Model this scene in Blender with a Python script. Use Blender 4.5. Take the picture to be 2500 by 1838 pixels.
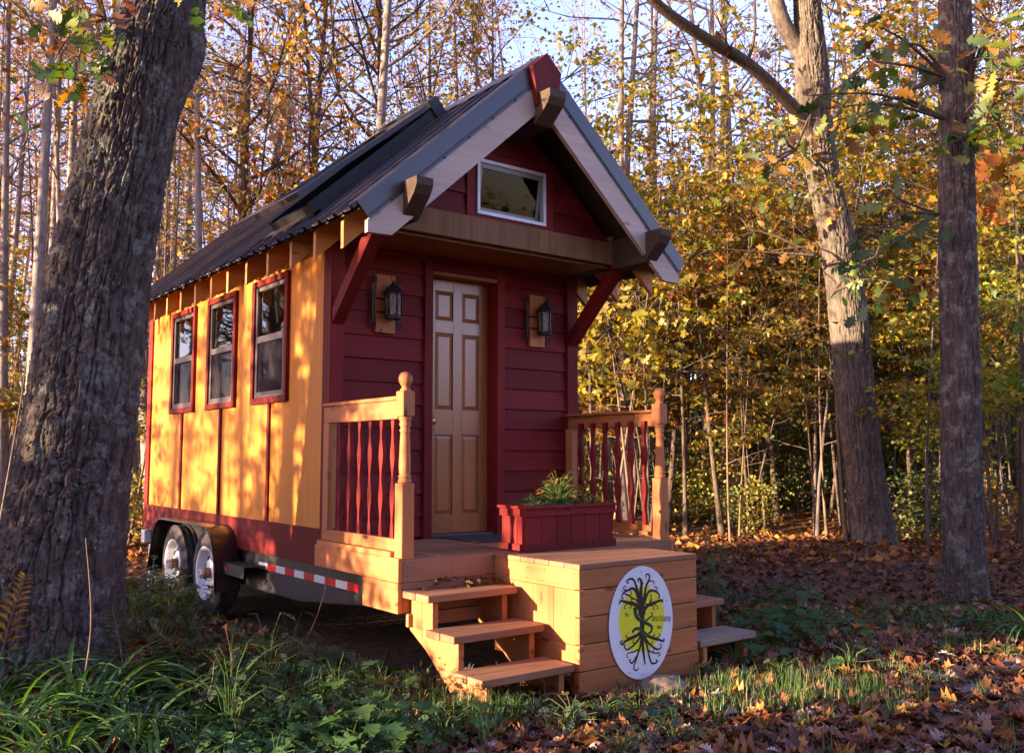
import bpy, math, random
import numpy as np
from mathutils import Vector, Matrix

random.seed(7)
RNG = np.random.default_rng(11)
scene = bpy.context.scene
COL = scene.collection
for o in list(bpy.data.objects):
    bpy.data.objects.remove(o)

# ------------------------------------------------------------------ camera
# house frame: x along the gable front, y back along the house, z up, deck floor at z = 0
CAM = Vector((-2.9024, -6.0323, 0.6289))
YAW, PITCH = 0.654, 0.0869
cd = bpy.data.cameras.new('camera')
cam = bpy.data.objects.new('camera', cd)
COL.objects.link(cam)
cam.location = CAM
cam.rotation_euler = (math.pi / 2 + PITCH, 0, -YAW)
cd.sensor_width = 36.0
cd.lens = 36.0 * 2232.64 / 2500.0
cd.clip_start = 0.05
cd.clip_end = 2000
scene.camera = cam

# ------------------------------------------------------------------ light
SUN_DIR = Vector((0.968, -0.222, 0)).normalized()      # direction the light travels, seen from above
SUN_EL = math.radians(7.5)
w = bpy.data.worlds.new('World')
scene.world = w
w.use_nodes = True
nt = w.node_tree
bg = nt.nodes['Background']
sky = nt.nodes.new('ShaderNodeTexSky')
sky.sky_type = 'NISHITA'
sky.sun_disc = False
sky.sun_elevation = SUN_EL
sky.sun_rotation = math.atan2(-SUN_DIR.x, -SUN_DIR.y)
sky.air_density = 1.0
sky.dust_density = 0.6
sky.ozone_density = 1.3
# white balance of the photograph: its daylight sky is rendered a little towards violet
tint = nt.nodes.new('ShaderNodeMix')
tint.data_type = 'RGBA'; tint.blend_type = 'MULTIPLY'
tint.inputs[0].default_value = 1.0
tint.inputs[7].default_value = (1.12, 0.90, 1.32, 1)
nt.links.new(sky.outputs[0], tint.inputs[6])
nt.links.new(tint.outputs[2], bg.inputs[0])
bg.inputs[1].default_value = 0.15
sd = bpy.data.lights.new('sun', 'SUN')
sd.energy = 5.0
sd.angle = math.radians(0.53)
sd.color = (1.0, 0.75, 0.47)
sun = bpy.data.objects.new('sun', sd)
COL.objects.link(sun)
dvec = Vector((SUN_DIR.x * math.cos(SUN_EL), SUN_DIR.y * math.cos(SUN_EL), -math.sin(SUN_EL)))
sun.rotation_euler = dvec.to_track_quat('-Z', 'Y').to_euler()
sun.location = (-20, 5, 12)
scene.view_settings.view_transform = 'Standard'
scene.view_settings.look = 'None'
scene.view_settings.exposure = 2.45
scene.view_settings.gamma = 1.0
scene.view_settings.use_curve_mapping = False
scene.cycles.max_bounces = 7
scene.cycles.diffuse_bounces = 4
scene.cycles.glossy_bounces = 3
scene.cycles.transmission_bounces = 5
scene.cycles.transparent_max_bounces = 8
scene.cycles.caustics_reflective = False
scene.cycles.caustics_refractive = False
scene.cycles.use_denoising = True

# ------------------------------------------------------------------ helpers
GZ = -0.77

class MB:
    """collects polygons and links them as one mesh object"""
    def __init__(s):
        s.v = []; s.f = []; s.sm = []
    def add(s, vs, fs, smooth=False):
        n = len(s.v)
        s.v += [tuple(map(float, q)) for q in vs]
        s.f += [tuple(i + n for i in f) for f in fs]
        s.sm += [smooth] * len(fs)
        return s
    def box(s, x0, x1, y0, y1, z0, z1, c=0.0, M=None):
        if x0 > x1: x0, x1 = x1, x0
        if y0 > y1: y0, y1 = y1, y0
        if z0 > z1: z0, z1 = z1, z0
        c = min(c, 0.45 * min(x1 - x0, y1 - y0, z1 - z0))
        if c <= 0:
            vs = [(x, y, z) for x in (x0, x1) for y in (y0, y1) for z in (z0, z1)]
            fs = [(0, 1, 3, 2), (4, 6, 7, 5), (0, 4, 5, 1), (2, 3, 7, 6), (0, 2, 6, 4), (1, 5, 7, 3)]
        else:
            vs = []; idx = {}
            X = (x0, x1); Y = (y0, y1); Z = (z0, z1)
            for i in (0, 1):
                for j in (0, 1):
                    for k in (0, 1):
                        sx, sy, sz = (1, -1)[i] * c, (1, -1)[j] * c, (1, -1)[k] * c
                        for a, d in (('x', (0, sy, sz)), ('y', (sx, 0, sz)), ('z', (sx, sy, 0))):
                            idx[i, j, k, a] = len(vs)
                            vs.append((X[i] + d[0], Y[j] + d[1], Z[k] + d[2]))
            fs = []
            q = ((0, 0), (1, 0), (1, 1), (0, 1))
            for i in (0, 1):
                f1 = [idx[i, a, b, 'x'] for a, b in q]; f2 = [idx[a, i, b, 'y'] for a, b in q]; f3 = [idx[a, b, i, 'z'] for a, b in q]
                fs.append(tuple(f1 if i else f1[::-1])); fs.append(tuple(f2[::-1] if i else f2)); fs.append(tuple(f3 if i else f3[::-1]))
            for a in (0, 1):
                for b in (0, 1):
                    fs.append((idx[a, b, 0, 'x'], idx[a, b, 1, 'x'], idx[a, b, 1, 'y'], idx[a, b, 0, 'y']))
                    fs.append((idx[a, 0, b, 'x'], idx[a, 1, b, 'x'], idx[a, 1, b, 'z'], idx[a, 0, b, 'z']))
                    fs.append((idx[0, a, b, 'y'], idx[1, a, b, 'y'], idx[1, a, b, 'z'], idx[0, a, b, 'z']))
                    for d in (0, 1):
                        fs.append((idx[a, b, d, 'x'], idx[a, b, d, 'y'], idx[a, b, d, 'z']))
        if M is not None:
            vs = [tuple(M @ Vector(v)) for v in vs]
        return s.add(vs, fs)
    def prism(s, pts, a0, a1, axis='y', smooth=False):
        """polygon pts in the two other axes, extruded along axis"""
        n = len(pts)
        def P(p, a):
            if axis == 'y': return (p[0], a, p[1])
            if axis == 'x': return (a, p[0], p[1])
            return (p[0], p[1], a)
        vs = [P(p, a0) for p in pts] + [P(p, a1) for p in pts]
        fs = [tuple(range(n)), tuple(range(2 * n - 1, n - 1, -1))]
        fs += [(i, i + n, (i + 1) % n + n, (i + 1) % n) for i in range(n)]
        return s.add(vs, fs, smooth)
    def tube(s, pts, rad, seg=8, cap=True, smooth=True):
        pts = [Vector(p) for p in pts]
        if not isinstance(rad, (list, tuple)): rad = [rad] * len(pts)
        vs = []; fs = []
        t0 = (pts[1] - pts[0]).normalized()
        u = t0.orthogonal().normalized()
        for i, p in enumerate(pts):
            t = (pts[min(i + 1, len(pts) - 1)] - pts[max(i - 1, 0)]).normalized()
            u = (u - t * u.dot(t))
            u = u.normalized() if u.length > 1e-6 else t.orthogonal().normalized()
            b = t.cross(u)
            for k in range(seg):
                a = 2 * math.pi * k / seg
                vs.append(p + (u * math.cos(a) + b * math.sin(a)) * rad[i])
        for i in range(len(pts) - 1):
            for k in range(seg):
                k2 = (k + 1) % seg
                fs.append((i * seg + k, i * seg + k2, (i + 1) * seg + k2, (i + 1) * seg + k))
        if cap:
            fs.append(tuple(range(seg - 1, -1, -1)))
            fs.append(tuple((len(pts) - 1) * seg + k for k in range(seg)))
        return s.add(vs, fs, smooth)
    def lathe(s, prof, cx, cy, seg=20, smooth=True, axis='z', cz=0, caps=True):
        """prof: list of (radius, height)"""
        vs = []; fs = []
        for r, z in prof:
            for k in range(seg):
                a = 2 * math.pi * k / seg
                if axis == 'z': vs.append((cx + r * math.cos(a), cy + r * math.sin(a), z))
                else: vs.append((z, cy + r * math.cos(a), cz + r * math.sin(a)))
        for i in range(len(prof) - 1):
            for k in range(seg):
                k2 = (k + 1) % seg
                fs.append((i * seg + k, i * seg + k2, (i + 1) * seg + k2, (i + 1) * seg + k))
        if caps:
            fs.append(tuple(range(seg - 1, -1, -1)))
            fs.append(tuple((len(prof) - 1) * seg + k for k in range(seg)))
        return s.add(vs, fs, smooth)
    def mesh(s, name, m, off=(0, 0, 0)):
        me = bpy.data.meshes.new(name)
        ox, oy, oz = off
        me.from_pydata([(x - ox, y - oy, z - oz) for x, y, z in s.v], [], s.f)
        if any(s.sm): me.polygons.foreach_set('use_smooth', s.sm)
        if m is not None: me.materials.append(m)
        me.update()
        return me

WORLD = {}
def base_of(o):
    p = Vector((0, 0, 0))
    while o is not None:
        p += o.location
        o = o.parent
    return p

def link(name, me, parent=None, loc=None):
    o = bpy.data.objects.new(name, me)
    COL.objects.link(o)
    if parent is not None: o.parent = parent
    if loc is not None: o.location = loc
    return o

def part(name, mb, m, parent):
    """a mesh part, its vertices given in world coordinates"""
    return link(name, mb.mesh(name, m, base_of(parent)), parent)

def tag(o, label=None, cat=None, group=None, kind=None):
    if label: o['label'] = label
    if cat: o['category'] = cat
    if group: o['group'] = group
    if kind: o['kind'] = kind
    return o

def thing(name, label, cat, loc=(0, 0, 0), group=None):
    o = bpy.data.objects.new(name, None)
    o.empty_display_size = 0.1
    COL.objects.link(o)
    o.location = loc
    return tag(o, label, cat, group)

def solo(name, mb, m, label, cat, loc=(0, 0, 0), group=None):
    o = link(name, mb.mesh(name, m, loc), None, loc)
    return tag(o, label, cat, group)

def dup(root, loc, rotz=0.0, scale=1.0, label=None, group=None, tilt=(0, 0)):
    r = root.copy()
    COL.objects.link(r)
    r.location = loc
    r.rotation_euler = (tilt[0], tilt[1], rotz)
    r.scale = (scale,) * 3 if not isinstance(scale, tuple) else scale
    if label: r['label'] = label
    if group: r['group'] = group
    for ch in list(root.children):
        c = ch.copy(); COL.objects.link(c); c.parent = r
        for g in ch.children:
            d = g.copy(); COL.objects.link(d); d.parent = c
    return r

# ------------------------------------------------------------------ materials
def newmat(name):
    m = bpy.data.materials.new(name)
    m.use_nodes = True
    return m, m.node_tree, m.node_tree.nodes['Principled BSDF']

def N(nt, t, **kw):
    n = nt.nodes.new(t)
    for k, v in kw.items(): setattr(n, k, v)
    return n

def ramp(nt, stops, interp='LINEAR'):
    r = N(nt, 'ShaderNodeValToRGB')
    r.color_ramp.interpolation = interp
    e = r.color_ramp.elements
    while len(e) < len(stops): e.new(0.5)
    for i, (p, c) in enumerate(stops):
        e[i].position = p
        e[i].color = (*c, 1) if len(c) == 3 else c
    return r

def simple(name, col, rough=0.5, spec=0.5, metal=0.0, coat=0.0, vary=0.12, scale=30.0, bump=0.0):
    m, nt, b = newmat(name)
    tc = N(nt, 'ShaderNodeTexCoord')
    no = N(nt, 'ShaderNodeTexNoise'); no.inputs['Scale'].default_value = scale; no.inputs['Detail'].default_value = 5
    nt.links.new(tc.outputs['Object'], no.inputs['Vector'])
    r = ramp(nt, [(0.3, tuple(c * (1 - vary) for c in col)), (0.7, tuple(min(1, c * (1 + vary)) for c in col))])
    nt.links.new(no.outputs[0], r.inputs[0]); nt.links.new(r.outputs[0], b.inputs['Base Color'])
    b.inputs['Roughness'].default_value = rough
    b.inputs['Metallic'].default_value = metal
    b.inputs['Specular IOR Level'].default_value = spec
    b.inputs['Coat Weight'].default_value = coat
    if bump:
        bp = N(nt, 'ShaderNodeBump'); bp.inputs['Strength'].default_value = bump; bp.inputs['Distance'].default_value = 0.01
        nt.links.new(no.outputs[0], bp.inputs['Height']); nt.links.new(bp.outputs[0], b.inputs['Normal'])
    return m

def wood(name, c_dark, c_light, axis='x', rough=0.6, grain=1.0, knots=0.0, obj_vary=0.25, spec=0.3, bump=0.25, coat=0.0, stain=0.0, gscale=1.0):
    """sawn board: stretched grain along axis, a few knots, tone differing from board to board"""
    m, nt, b = newmat(name)
    L = nt.links.new
    tc = N(nt, 'ShaderNodeTexCoord')
    oi = N(nt, 'ShaderNodeObjectInfo')
    add = N(nt, 'ShaderNodeVectorMath', operation='MULTIPLY_ADD')
    mulr = N(nt, 'ShaderNodeCombineXYZ')
    mm = N(nt, 'ShaderNodeMath', operation='MULTIPLY'); mm.inputs[1].default_value = 37.0
    L(oi.outputs['Random'], mm.inputs[0])
    for i in range(3): L(mm.outputs[0], mulr.inputs[i])
    add.inputs[1].default_value = (1, 1, 1)
    L(tc.outputs['Object'], add.inputs[0]); L(mulr.outputs[0], add.inputs[2])
    mp = N(nt, 'ShaderNodeMapping')
    g = 42.0 * gscale
    sc = {'x': (1.6, g, g), 'y': (g, 1.6, g), 'z': (g, g, 1.6)}[axis]
    mp.inputs['Scale'].default_value = sc
    L(add.outputs[0], mp.inputs[0])
    n1 = N(nt, 'ShaderNodeTexNoise'); n1.inputs['Scale'].default_value = 1.0; n1.inputs['Detail'].default_value = 6; n1.inputs['Roughness'].default_value = 0.6; n1.inputs['Distortion'].default_value = 0.6
    L(mp.outputs[0], n1.inputs['Vector'])
    mp2 = N(nt, 'ShaderNodeMapping')
    sc2 = {'x': (0.9, 6, 6), 'y': (6, 0.9, 6), 'z': (6, 6, 0.9)}[axis]
    mp2.inputs['Scale'].default_value = sc2
    L(add.outputs[0], mp2.inputs[0])
    n2 = N(nt, 'ShaderNodeTexNoise'); n2.inputs['Scale'].default_value = 1.0; n2.inputs['Detail'].default_value = 3
    L(mp2.outputs[0], n2.inputs['Vector'])
    mx = N(nt, 'ShaderNodeMath', operation='MULTIPLY_ADD'); mx.inputs[1].default_value = 0.55 * grain
    L(n1.outputs[0], mx.inputs[0]); 
    mx2 = N(nt, 'ShaderNodeMath', operation='MULTIPLY'); mx2.inputs[1].default_value = 0.45
    L(n2.outputs[0], mx2.inputs[0]); L(mx2.outputs[0], mx.inputs[2])
    r = ramp(nt, [(0.30, c_dark), (0.66, c_light)])
    L(mx.outputs[0], r.inputs[0])
    hv = N(nt, 'ShaderNodeHueSaturation')
    mr = N(nt, 'ShaderNodeMapRange'); mr.inputs['To Min'].default_value = 1 - obj_vary; mr.inputs['To Max'].default_value = 1 + obj_vary * 0.6
    L(oi.outputs['Random'], mr.inputs[0]); L(mr.outputs[0], hv.inputs['Value'])
    L(r.outputs[0], hv.inputs['Color'])
    out = hv.outputs[0]
    if knots:
        mp3 = N(nt, 'ShaderNodeMapping')
        mp3.inputs['Scale'].default_value = {'x': (3.0, 9, 9), 'y': (9, 3.0, 9), 'z': (9, 9, 3.0)}[axis]
        L(add.outputs[0], mp3.inputs[0])
        vo = N(nt, 'ShaderNodeTexVoronoi'); vo.inputs['Scale'].default_value = 1.0
        L(mp3.outputs[0], vo.inputs['Vector'])
        kr = ramp(nt, [(0.06, (1, 1, 1)), (0.17, (0, 0, 0))])
        L(vo.outputs['Distance'], kr.inputs[0])
        km = N(nt, 'ShaderNodeMath', operation='MULTIPLY'); km.inputs[1].default_value = knots
        L(kr.outputs[0], km.inputs[0])
        mk = N(nt, 'ShaderNodeMix', data_type='RGBA'); mk.inputs[7].default_value = (c_dark[0] * 0.35, c_dark[1] * 0.28, c_dark[2] * 0.25, 1)
        L(km.outputs[0], mk.inputs[0]); L(out, mk.inputs[6])
        out = mk.outputs[2]
    if stain:
        n3 = N(nt, 'ShaderNodeTexNoise'); n3.inputs['Scale'].default_value = 2.3; n3.inputs['Detail'].default_value = 6
        L(tc.outputs['Object'], n3.inputs['Vector'])
        sr = ramp(nt, [(0.42, (0, 0, 0)), (0.72, (stain,) * 3)])
        L(n3.outputs[0], sr.inputs[0])
        ms = N(nt, 'ShaderNodeMix', data_type='RGBA'); ms.inputs[7].default_value = (c_dark[0] * 0.5, c_dark[1] * 0.5, c_dark[2] * 0.55, 1)
        L(sr.outputs[0], ms.inputs[0]); L(out, ms.inputs[6])
        out = ms.outputs[2]
    L(out, b.inputs['Base Color'])
    b.inputs['Roughness'].default_value = rough
    b.inputs['Specular IOR Level'].default_value = spec
    b.inputs['Coat Weight'].default_value = coat
    b.inputs['Coat Roughness'].default_value = 0.3
    bp = N(nt, 'ShaderNodeBump'); bp.inputs['Strength'].default_value = bump; bp.inputs['Distance'].default_value = 0.004
    L(n1.outputs[0], bp.inputs['Height']); L(bp.outputs[0], b.inputs['Normal'])
    return m

M = {}
RED_D, RED_L = (0.125, 0.010, 0.010), (0.195, 0.018, 0.017)
for a in 'xyz':
    M['red_' + a] = wood('red_stain_' + a, RED_D, RED_L, a, 0.6, obj_vary=0.32, spec=0.15, bump=0.35, grain=1.0, knots=0.4, stain=0.25)
    M['cedar_' + a] = wood('cedar_' + a, (0.30, 0.098, 0.034), (0.46, 0.172, 0.060), a, 0.6, knots=0.9, obj_vary=0.26, grain=1.15, stain=0.12)
    M['deck_' + a] = wood('deck_wood_' + a, (0.23, 0.10, 0.052), (0.35, 0.165, 0.088), a, 0.65, knots=0.5, obj_vary=0.2, stain=0.3)
    M['pale_' + a] = wood('pale_pine_' + a, (0.36, 0.27, 0.23), (0.48, 0.38, 0.33), a, 0.6, knots=0.6, obj_vary=0.1)
    M['timber_' + a] = wood('dark_timber_' + a, (0.030, 0.017, 0.011), (0.070, 0.041, 0.026), a, 0.7, obj_vary=0.1, grain=1.2, bump=0.5)
    M['rafter_' + a] = wood('rafter_wood_' + a, (0.42, 0.17, 0.05), (0.60, 0.28, 0.09), a, 0.6, knots=0.6, obj_vary=0.15)
M['yellow'] = wood('yellow_stain', (0.47, 0.158, 0.016), (0.61, 0.232, 0.030), 'z', 0.6, grain=1.15, obj_vary=0.05, bump=0.4, spec=0.3)
M['beam'] = wood('rough_sawn_beam', (0.12, 0.054, 0.026), (0.24, 0.122, 0.060), 'z', 0.8, grain=1.1, obj_vary=0.05, bump=0.6)
M['ceiling'] = wood('ceiling_board', (0.20, 0.075, 0.03), (0.30, 0.12, 0.05), 'x', 0.5, obj_vary=0.15)
M['door'] = wood('fir_door', (0.28, 0.082, 0.020), (0.37, 0.122, 0.034), 'z', 0.26, grain=0.7, obj_vary=0.04, spec=0.6, bump=0.1, coat=0.5)
M['door_dark'] = wood('fir_door_groove', (0.20, 0.10, 0.045), (0.27, 0.14, 0.06), 'z', 0.5, grain=0.7, obj_vary=0.02, bump=0.1)
M['weathered'] = wood('weathered_tread', (0.20, 0.15, 0.115), (0.34, 0.27, 0.21), 'x', 0.75, obj_vary=0.12, stain=0.3)
M['roof'] = simple('brown_roof_metal', (0.032, 0.021, 0.023), 0.36, 0.4, 0.0, 0.06, vary=0.15, scale=6)
M['trim_metal'] = simple('bronze_trim_metal', (0.022, 0.020, 0.032), 0.34, 0.45, 0.0, 0.1, vary=0.06, scale=4)
M['black'] = simple('black_metal', (0.012, 0.012, 0.014), 0.5, 0.5, vary=0.3)
M['black_gloss'] = simple('black_gloss_paint', (0.012, 0.010, 0.010), 0.28, 0.45, 0, 0.15, vary=0.3, scale=8)
M['iron'] = simple('wrought_iron', (0.010, 0.010, 0.012), 0.5, 0.45, vary=0.3, scale=60, bump=0.2)
M['frame_grey'] = simple('trailer_grey_paint', (0.030, 0.029, 0.034), 0.45, 0.5, vary=0.35, scale=9)
M['rubber'] = simple('tyre_rubber', (0.070, 0.056, 0.058), 0.85, 0.3, vary=0.3, scale=14)
M['rim_white'] = simple('rim_white', (0.72, 0.72, 0.76), 0.4, 0.5, vary=0.06, scale=10)
M['rust'] = simple('rusty_hub', (0.20, 0.085, 0.04), 0.7, 0.3, vary=0.4, scale=40)
M['hub_grey'] = simple('hub_grey', (0.42, 0.38, 0.36), 0.5, 0.5, vary=0.2, scale=40)
M['tape_red'] = simple('reflective_red', (0.55, 0.015, 0.02), 0.35, 0.6, vary=0.1)
M['tape_white'] = simple('reflective_white', (0.72, 0.72, 0.74), 0.35, 0.6, vary=0.06)
M['alu'] = simple('bronze_window_frame', (0.085, 0.062, 0.062), 0.45, 0.5, vary=0.08)
M['alu_dark'] = simple('dark_window_groove', (0.05, 0.04, 0.045), 0.5, 0.5)
M['alu_light'] = simple('aluminium_window_frame', (0.62, 0.63, 0.68), 0.35, 0.6, vary=0.05)
M['white_paint'] = simple('white_paint', (0.75, 0.74, 0.72), 0.5, vary=0.05)
M['mat_grey'] = simple('doormat_fibre', (0.075, 0.062, 0.062), 0.95, 0.1, vary=0.4, scale=220, bump=0.8)
M['brass'] = simple('aged_brass', (0.45, 0.30, 0.12), 0.35, 0.5, 0.9, vary=0.2)
M['curtain'] = simple('green_curtain', (0.10, 0.20, 0.14), 0.9, 0.1, vary=0.2)
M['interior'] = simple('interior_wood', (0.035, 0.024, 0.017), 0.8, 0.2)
M['sign_white'] = simple('sign_white', (0.74, 0.74, 0.80), 0.45, 0.4, vary=0.02)
M['sign_edge'] = simple('sign_edge', (0.12, 0.12, 0.2), 0.5)
M['sign_yellow'] = simple('sign_yellow', (0.74, 0.72, 0.03), 0.5, 0.4, vary=0.05, scale=6)
M['print_brown'] = simple('print_brown', (0.030, 0.014, 0.012), 0.5, 0.4, vary=0.1)
M['print_green'] = simple('print_green', (0.025, 0.14, 0.045), 0.5, 0.4, vary=0.2)
M['print_dark'] = simple('print_dark_green', (0.010, 0.03, 0.015), 0.5, 0.4, vary=0.2)
M['flag'] = simple('marker_red', (0.75, 0.03, 0.02), 0.6)
M['stone'] = simple('field_stone', (0.20, 0.135, 0.115), 0.85, 0.3, vary=0.35, scale=12, bump=0.9)

def glass(name, tint, rough=0.02, ior=1.6):
    m, nt, b = newmat(name)
    L = nt.links.new
    out = nt.nodes['Material Output']
    gl = N(nt, 'ShaderNodeBsdfGlossy'); gl.inputs['Roughness'].default_value = rough; gl.inputs['Color'].default_value = (1, 1, 1, 1)
    tr = N(nt, 'ShaderNodeBsdfTransparent'); tr.inputs['Color'].default_value = (*tint, 1)
    fr = N(nt, 'ShaderNodeFresnel'); fr.inputs['IOR'].default_value = ior
    no = N(nt, 'ShaderNodeTexNoise'); no.inputs['Scale'].default_value = 1.5
    tc = N(nt, 'ShaderNodeTexCoord'); L(tc.outputs['Object'], no.inputs['Vector'])
    bp = N(nt, 'ShaderNodeBump'); bp.inputs['Strength'].default_value = 0.05; bp.inputs['Distance'].default_value = 0.02
    L(no.outputs[0], bp.inputs['Height']); L(bp.outputs[0], gl.inputs['Normal'])
    mx = N(nt, 'ShaderNodeMixShader')
    L(fr.outputs[0], mx.inputs[0]); L(tr.outputs[0], mx.inputs[1]); L(gl.outputs[0], mx.inputs[2])
    L(mx.outputs[0], out.inputs['Surface'])
    return m
M['glass'] = glass('window_glass', (0.75, 0.8, 0.78))
M['loft_glass'] = glass('loft_glass', (0.5, 0.55, 0.55), 0.03, 1.18)
def screen_mat():
    m, nt, b = newmat('insect_screen')
    out = nt.nodes['Material Output']
    tr = N(nt, 'ShaderNodeBsdfTransparent'); df = N(nt, 'ShaderNodeBsdfDiffuse'); df.inputs['Color'].default_value = (0.04, 0.034, 0.045, 1)
    mx = N(nt, 'ShaderNodeMixShader'); mx.inputs[0].default_value = 0.6
    nt.links.new(tr.outputs[0], mx.inputs[1]); nt.links.new(df.outputs[0], mx.inputs[2]); nt.links.new(mx.outputs[0], out.inputs['Surface'])
    return m
M['screen'] = screen_mat()
def seeded_glass():
    m, nt, b = newmat('seeded_lantern_glass')
    L = nt.links.new
    tc = N(nt, 'ShaderNodeTexCoord'); vo = N(nt, 'ShaderNodeTexVoronoi'); vo.inputs['Scale'].default_value = 120
    L(tc.outputs['Object'], vo.inputs['Vector'])
    r = ramp(nt, [(0.0, (0.5, 0.4, 0.42)), (0.35, (0.30, 0.2, 0.16)), (0.7, (0.06, 0.045, 0.05))])
    L(vo.outputs['Distance'], r.inputs[0]); L(r.outputs[0], b.inputs['Base Color'])
    b.inputs['Roughness'].default_value = 0.15; b.inputs['Specular IOR Level'].default_value = 0.8
    bp = N(nt, 'ShaderNodeBump'); bp.inputs['Strength'].default_value = 0.9; bp.inputs['Distance'].default_value = 0.004
    L(vo.outputs['Distance'], bp.inputs['Height']); L(bp.outputs[0], b.inputs['Normal'])
    return m
M['seeded'] = seeded_glass()
# ------------------------------------------------------------------ tiny house
X0, X1, YL = 0.067, 2.416, 4.46
XC, EAVE, EZ, SL = 1.2415, -0.258, 2.21, 0.90
def roof_top(x):                       # top of the roof metal
    return EZ + SL * ((x - EAVE) if x <= XC else (2 * XC - EAVE - x))
ANG = math.atan(SL)
house = thing('tiny_house', 'red and yellow tiny wooden house on a twin axle trailer under a steep metal roof', 'tiny house', (X0, 0, GZ))

# left wall: yellow sheets split at the battens, openings left for the windows
WIN = [(0.725, 1.451), (1.837, 2.563), (2.921, 3.647)]
WZ0, WZ1 = 1.059, 2.100
BAT = [1.088, 2.20, 3.284]
edges = [0.0] + BAT + [YL]
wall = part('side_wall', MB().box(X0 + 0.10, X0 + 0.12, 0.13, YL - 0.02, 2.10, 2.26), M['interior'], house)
for i in range(4):
    a, b = edges[i], edges[i + 1]
    mb = MB()
    cuts = sorted(set([a + 0.0005, b - 0.0005] + [c for wn in WIN for c in (wn[0] + 0.04, wn[1] - 0.04) if a < c < b]))
    for c0, c1 in zip(cuts, cuts[1:]):
        mid = (c0 + c1) / 2
        inwin = any(wn[0] < mid < wn[1] for wn in WIN)
        if inwin:
            mb.box(X0, X0 + 0.03, c0, c1, 0.09, WZ0 + 0.04).box(X0, X0 + 0.03, c0, c1, WZ1 - 0.04, 2.262)
        else:
            mb.box(X0, X0 + 0.03, c0, c1, 0.09, 2.262)
    part('wall_panel', mb, M['yellow'], wall)
for y in BAT:
    part('batten', MB().box(X0 - 0.018, X0 - 0.0003, y - 0.022, y + 0.022, 0.110, WZ0 - 0.001, 0.002), M['red_z'], wall)
part('corner_board', MB().box(X0 - 0.022, X0 - 0.0003, 0.0, 0.095, -0.14, 2.22, 0.003), M['red_z'], wall)
part('corner_board', MB().box(X0 - 0.022, X0 - 0.0003, YL - 0.12, YL, 0.110, 2.22, 0.003), M['red_z'], wall)
part('skirt_board', MB().box(X0 - 0.020, X0 - 0.0002, 0.096, YL, -0.155, 0.108, 0.003), M['red_y'], wall)
# other walls, floor and the dark inside
part('far_wall', MB().box(X1 - 0.05, X1, 0.13, YL, -0.15, 2.26), M['red_z'], house)
part('rear_wall', MB().prism([(X0 + 0.001, -0.15), (X1 - 0.001, -0.15), (X1 - 0.001, 2.2), (XC, 3.28), (X0 + 0.001, 2.2)], YL - 0.05, YL - 0.001), M['red_x'], house)
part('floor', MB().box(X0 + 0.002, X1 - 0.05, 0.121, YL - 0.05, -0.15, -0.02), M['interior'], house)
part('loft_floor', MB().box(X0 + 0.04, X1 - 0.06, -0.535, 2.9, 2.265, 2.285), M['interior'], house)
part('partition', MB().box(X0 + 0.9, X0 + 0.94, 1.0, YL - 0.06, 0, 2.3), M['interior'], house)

# windows in the long wall
for k, (a, b) in enumerate(WIN):
    cas = MB()
    x0, x1 = X0 - 0.032, X0 - 0.0004
    cas.box(x0, x1, a, b, WZ0, WZ0 + 0.052, 0.003).box(x0, x1, a, b, WZ1 - 0.052, WZ1, 0.003)
    cas.box(x0 + .0005, x1, a, a + 0.052, WZ0 + 0.0525, WZ1 - 0.0525, 0.003).box(x0 + .0005, x1, b - 0.052, b, WZ0 + 0.0525, WZ1 - 0.0525, 0.003)
    wn = part('window', cas, M['red_z'], house)
    a2, b2, z2, z3 = a + 0.053, b - 0.053, WZ0 + 0.053, WZ1 - 0.053
    f = MB()
    f.box(X0 - 0.014, X0 + 0.03, a2, b2, z2, z2 + 0.03, 0.002).box(X0 - 0.014, X0 + 0.03, a2, b2, z3 - 0.035, z3, 0.002)
    f.box(X0 - 0.0135, X0 + 0.03, a2, a2 + 0.03, z2 + 0.03, z3 - 0.035, 0.002).box(X0 - 0.0135, X0 + 0.03, b2 - 0.03, b2, z2 + 0.03, z3 - 0.035, 0.002)
    part('frame', f, M['alu'], wn)
    zm = (z2 + z3) / 2 + 0.02
    f = MB().box(X0 - 0.018, X0 + 0.02, a2 + 0.031, b2 - 0.031, zm - 0.028, zm + 0.028, 0.002)
    f.box(X0 - 0.016, X0 + 0.004, a2 + 0.034, a2 + 0.05, z2 + 0.031, zm - 0.029).box(X0 - 0.016, X0 + 0.004, b2 - 0.05, b2 - 0.034, z2 + 0.031, zm - 0.029)
    f.box(X0 - 0.016, X0 + 0.004, a2 + 0.051, b2 - 0.051, z2 + 0.031, z2 + 0.046)
    part('sash', f, M['alu'], wn)
    part('pane', MB().box(X0 + 0.008, X0 + 0.012, a2 + 0.03, b2 - 0.03, zm + 0.028, z3 - 0.034), M['glass'], wn)
    part('pane', MB().box(X0 + 0.014, X0 + 0.018, a2 + 0.03, b2 - 0.03, z2 + 0.03, zm - 0.028), M['glass'], wn)
    part('insect_screen', MB().add([(X0 - 0.004, a2 + 0.05, z2 + 0.046), (X0 - 0.004, b2 - 0.05, z2 + 0.046), (X0 - 0.004, b2 - 0.05, zm - 0.028), (X0 - 0.004, a2 + 0.05, zm - 0.028)], [(0, 1, 2, 3)]), M['screen'], wn)
    if k == 2:
        cm = MB(); n = 26
        vs = [(X0 + 0.09 + 0.012 * math.sin(i * 1.4), a2 + 0.03 + 0.32 * i / n, z) for z in (1.05, 2.08) for i in range(n + 1)]
        cm.add(vs, [(i, i + 1, i + n + 2, i + n + 1) for i in range(n)], True)
        part('curtain', cm, M['curtain'], wn)

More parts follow.
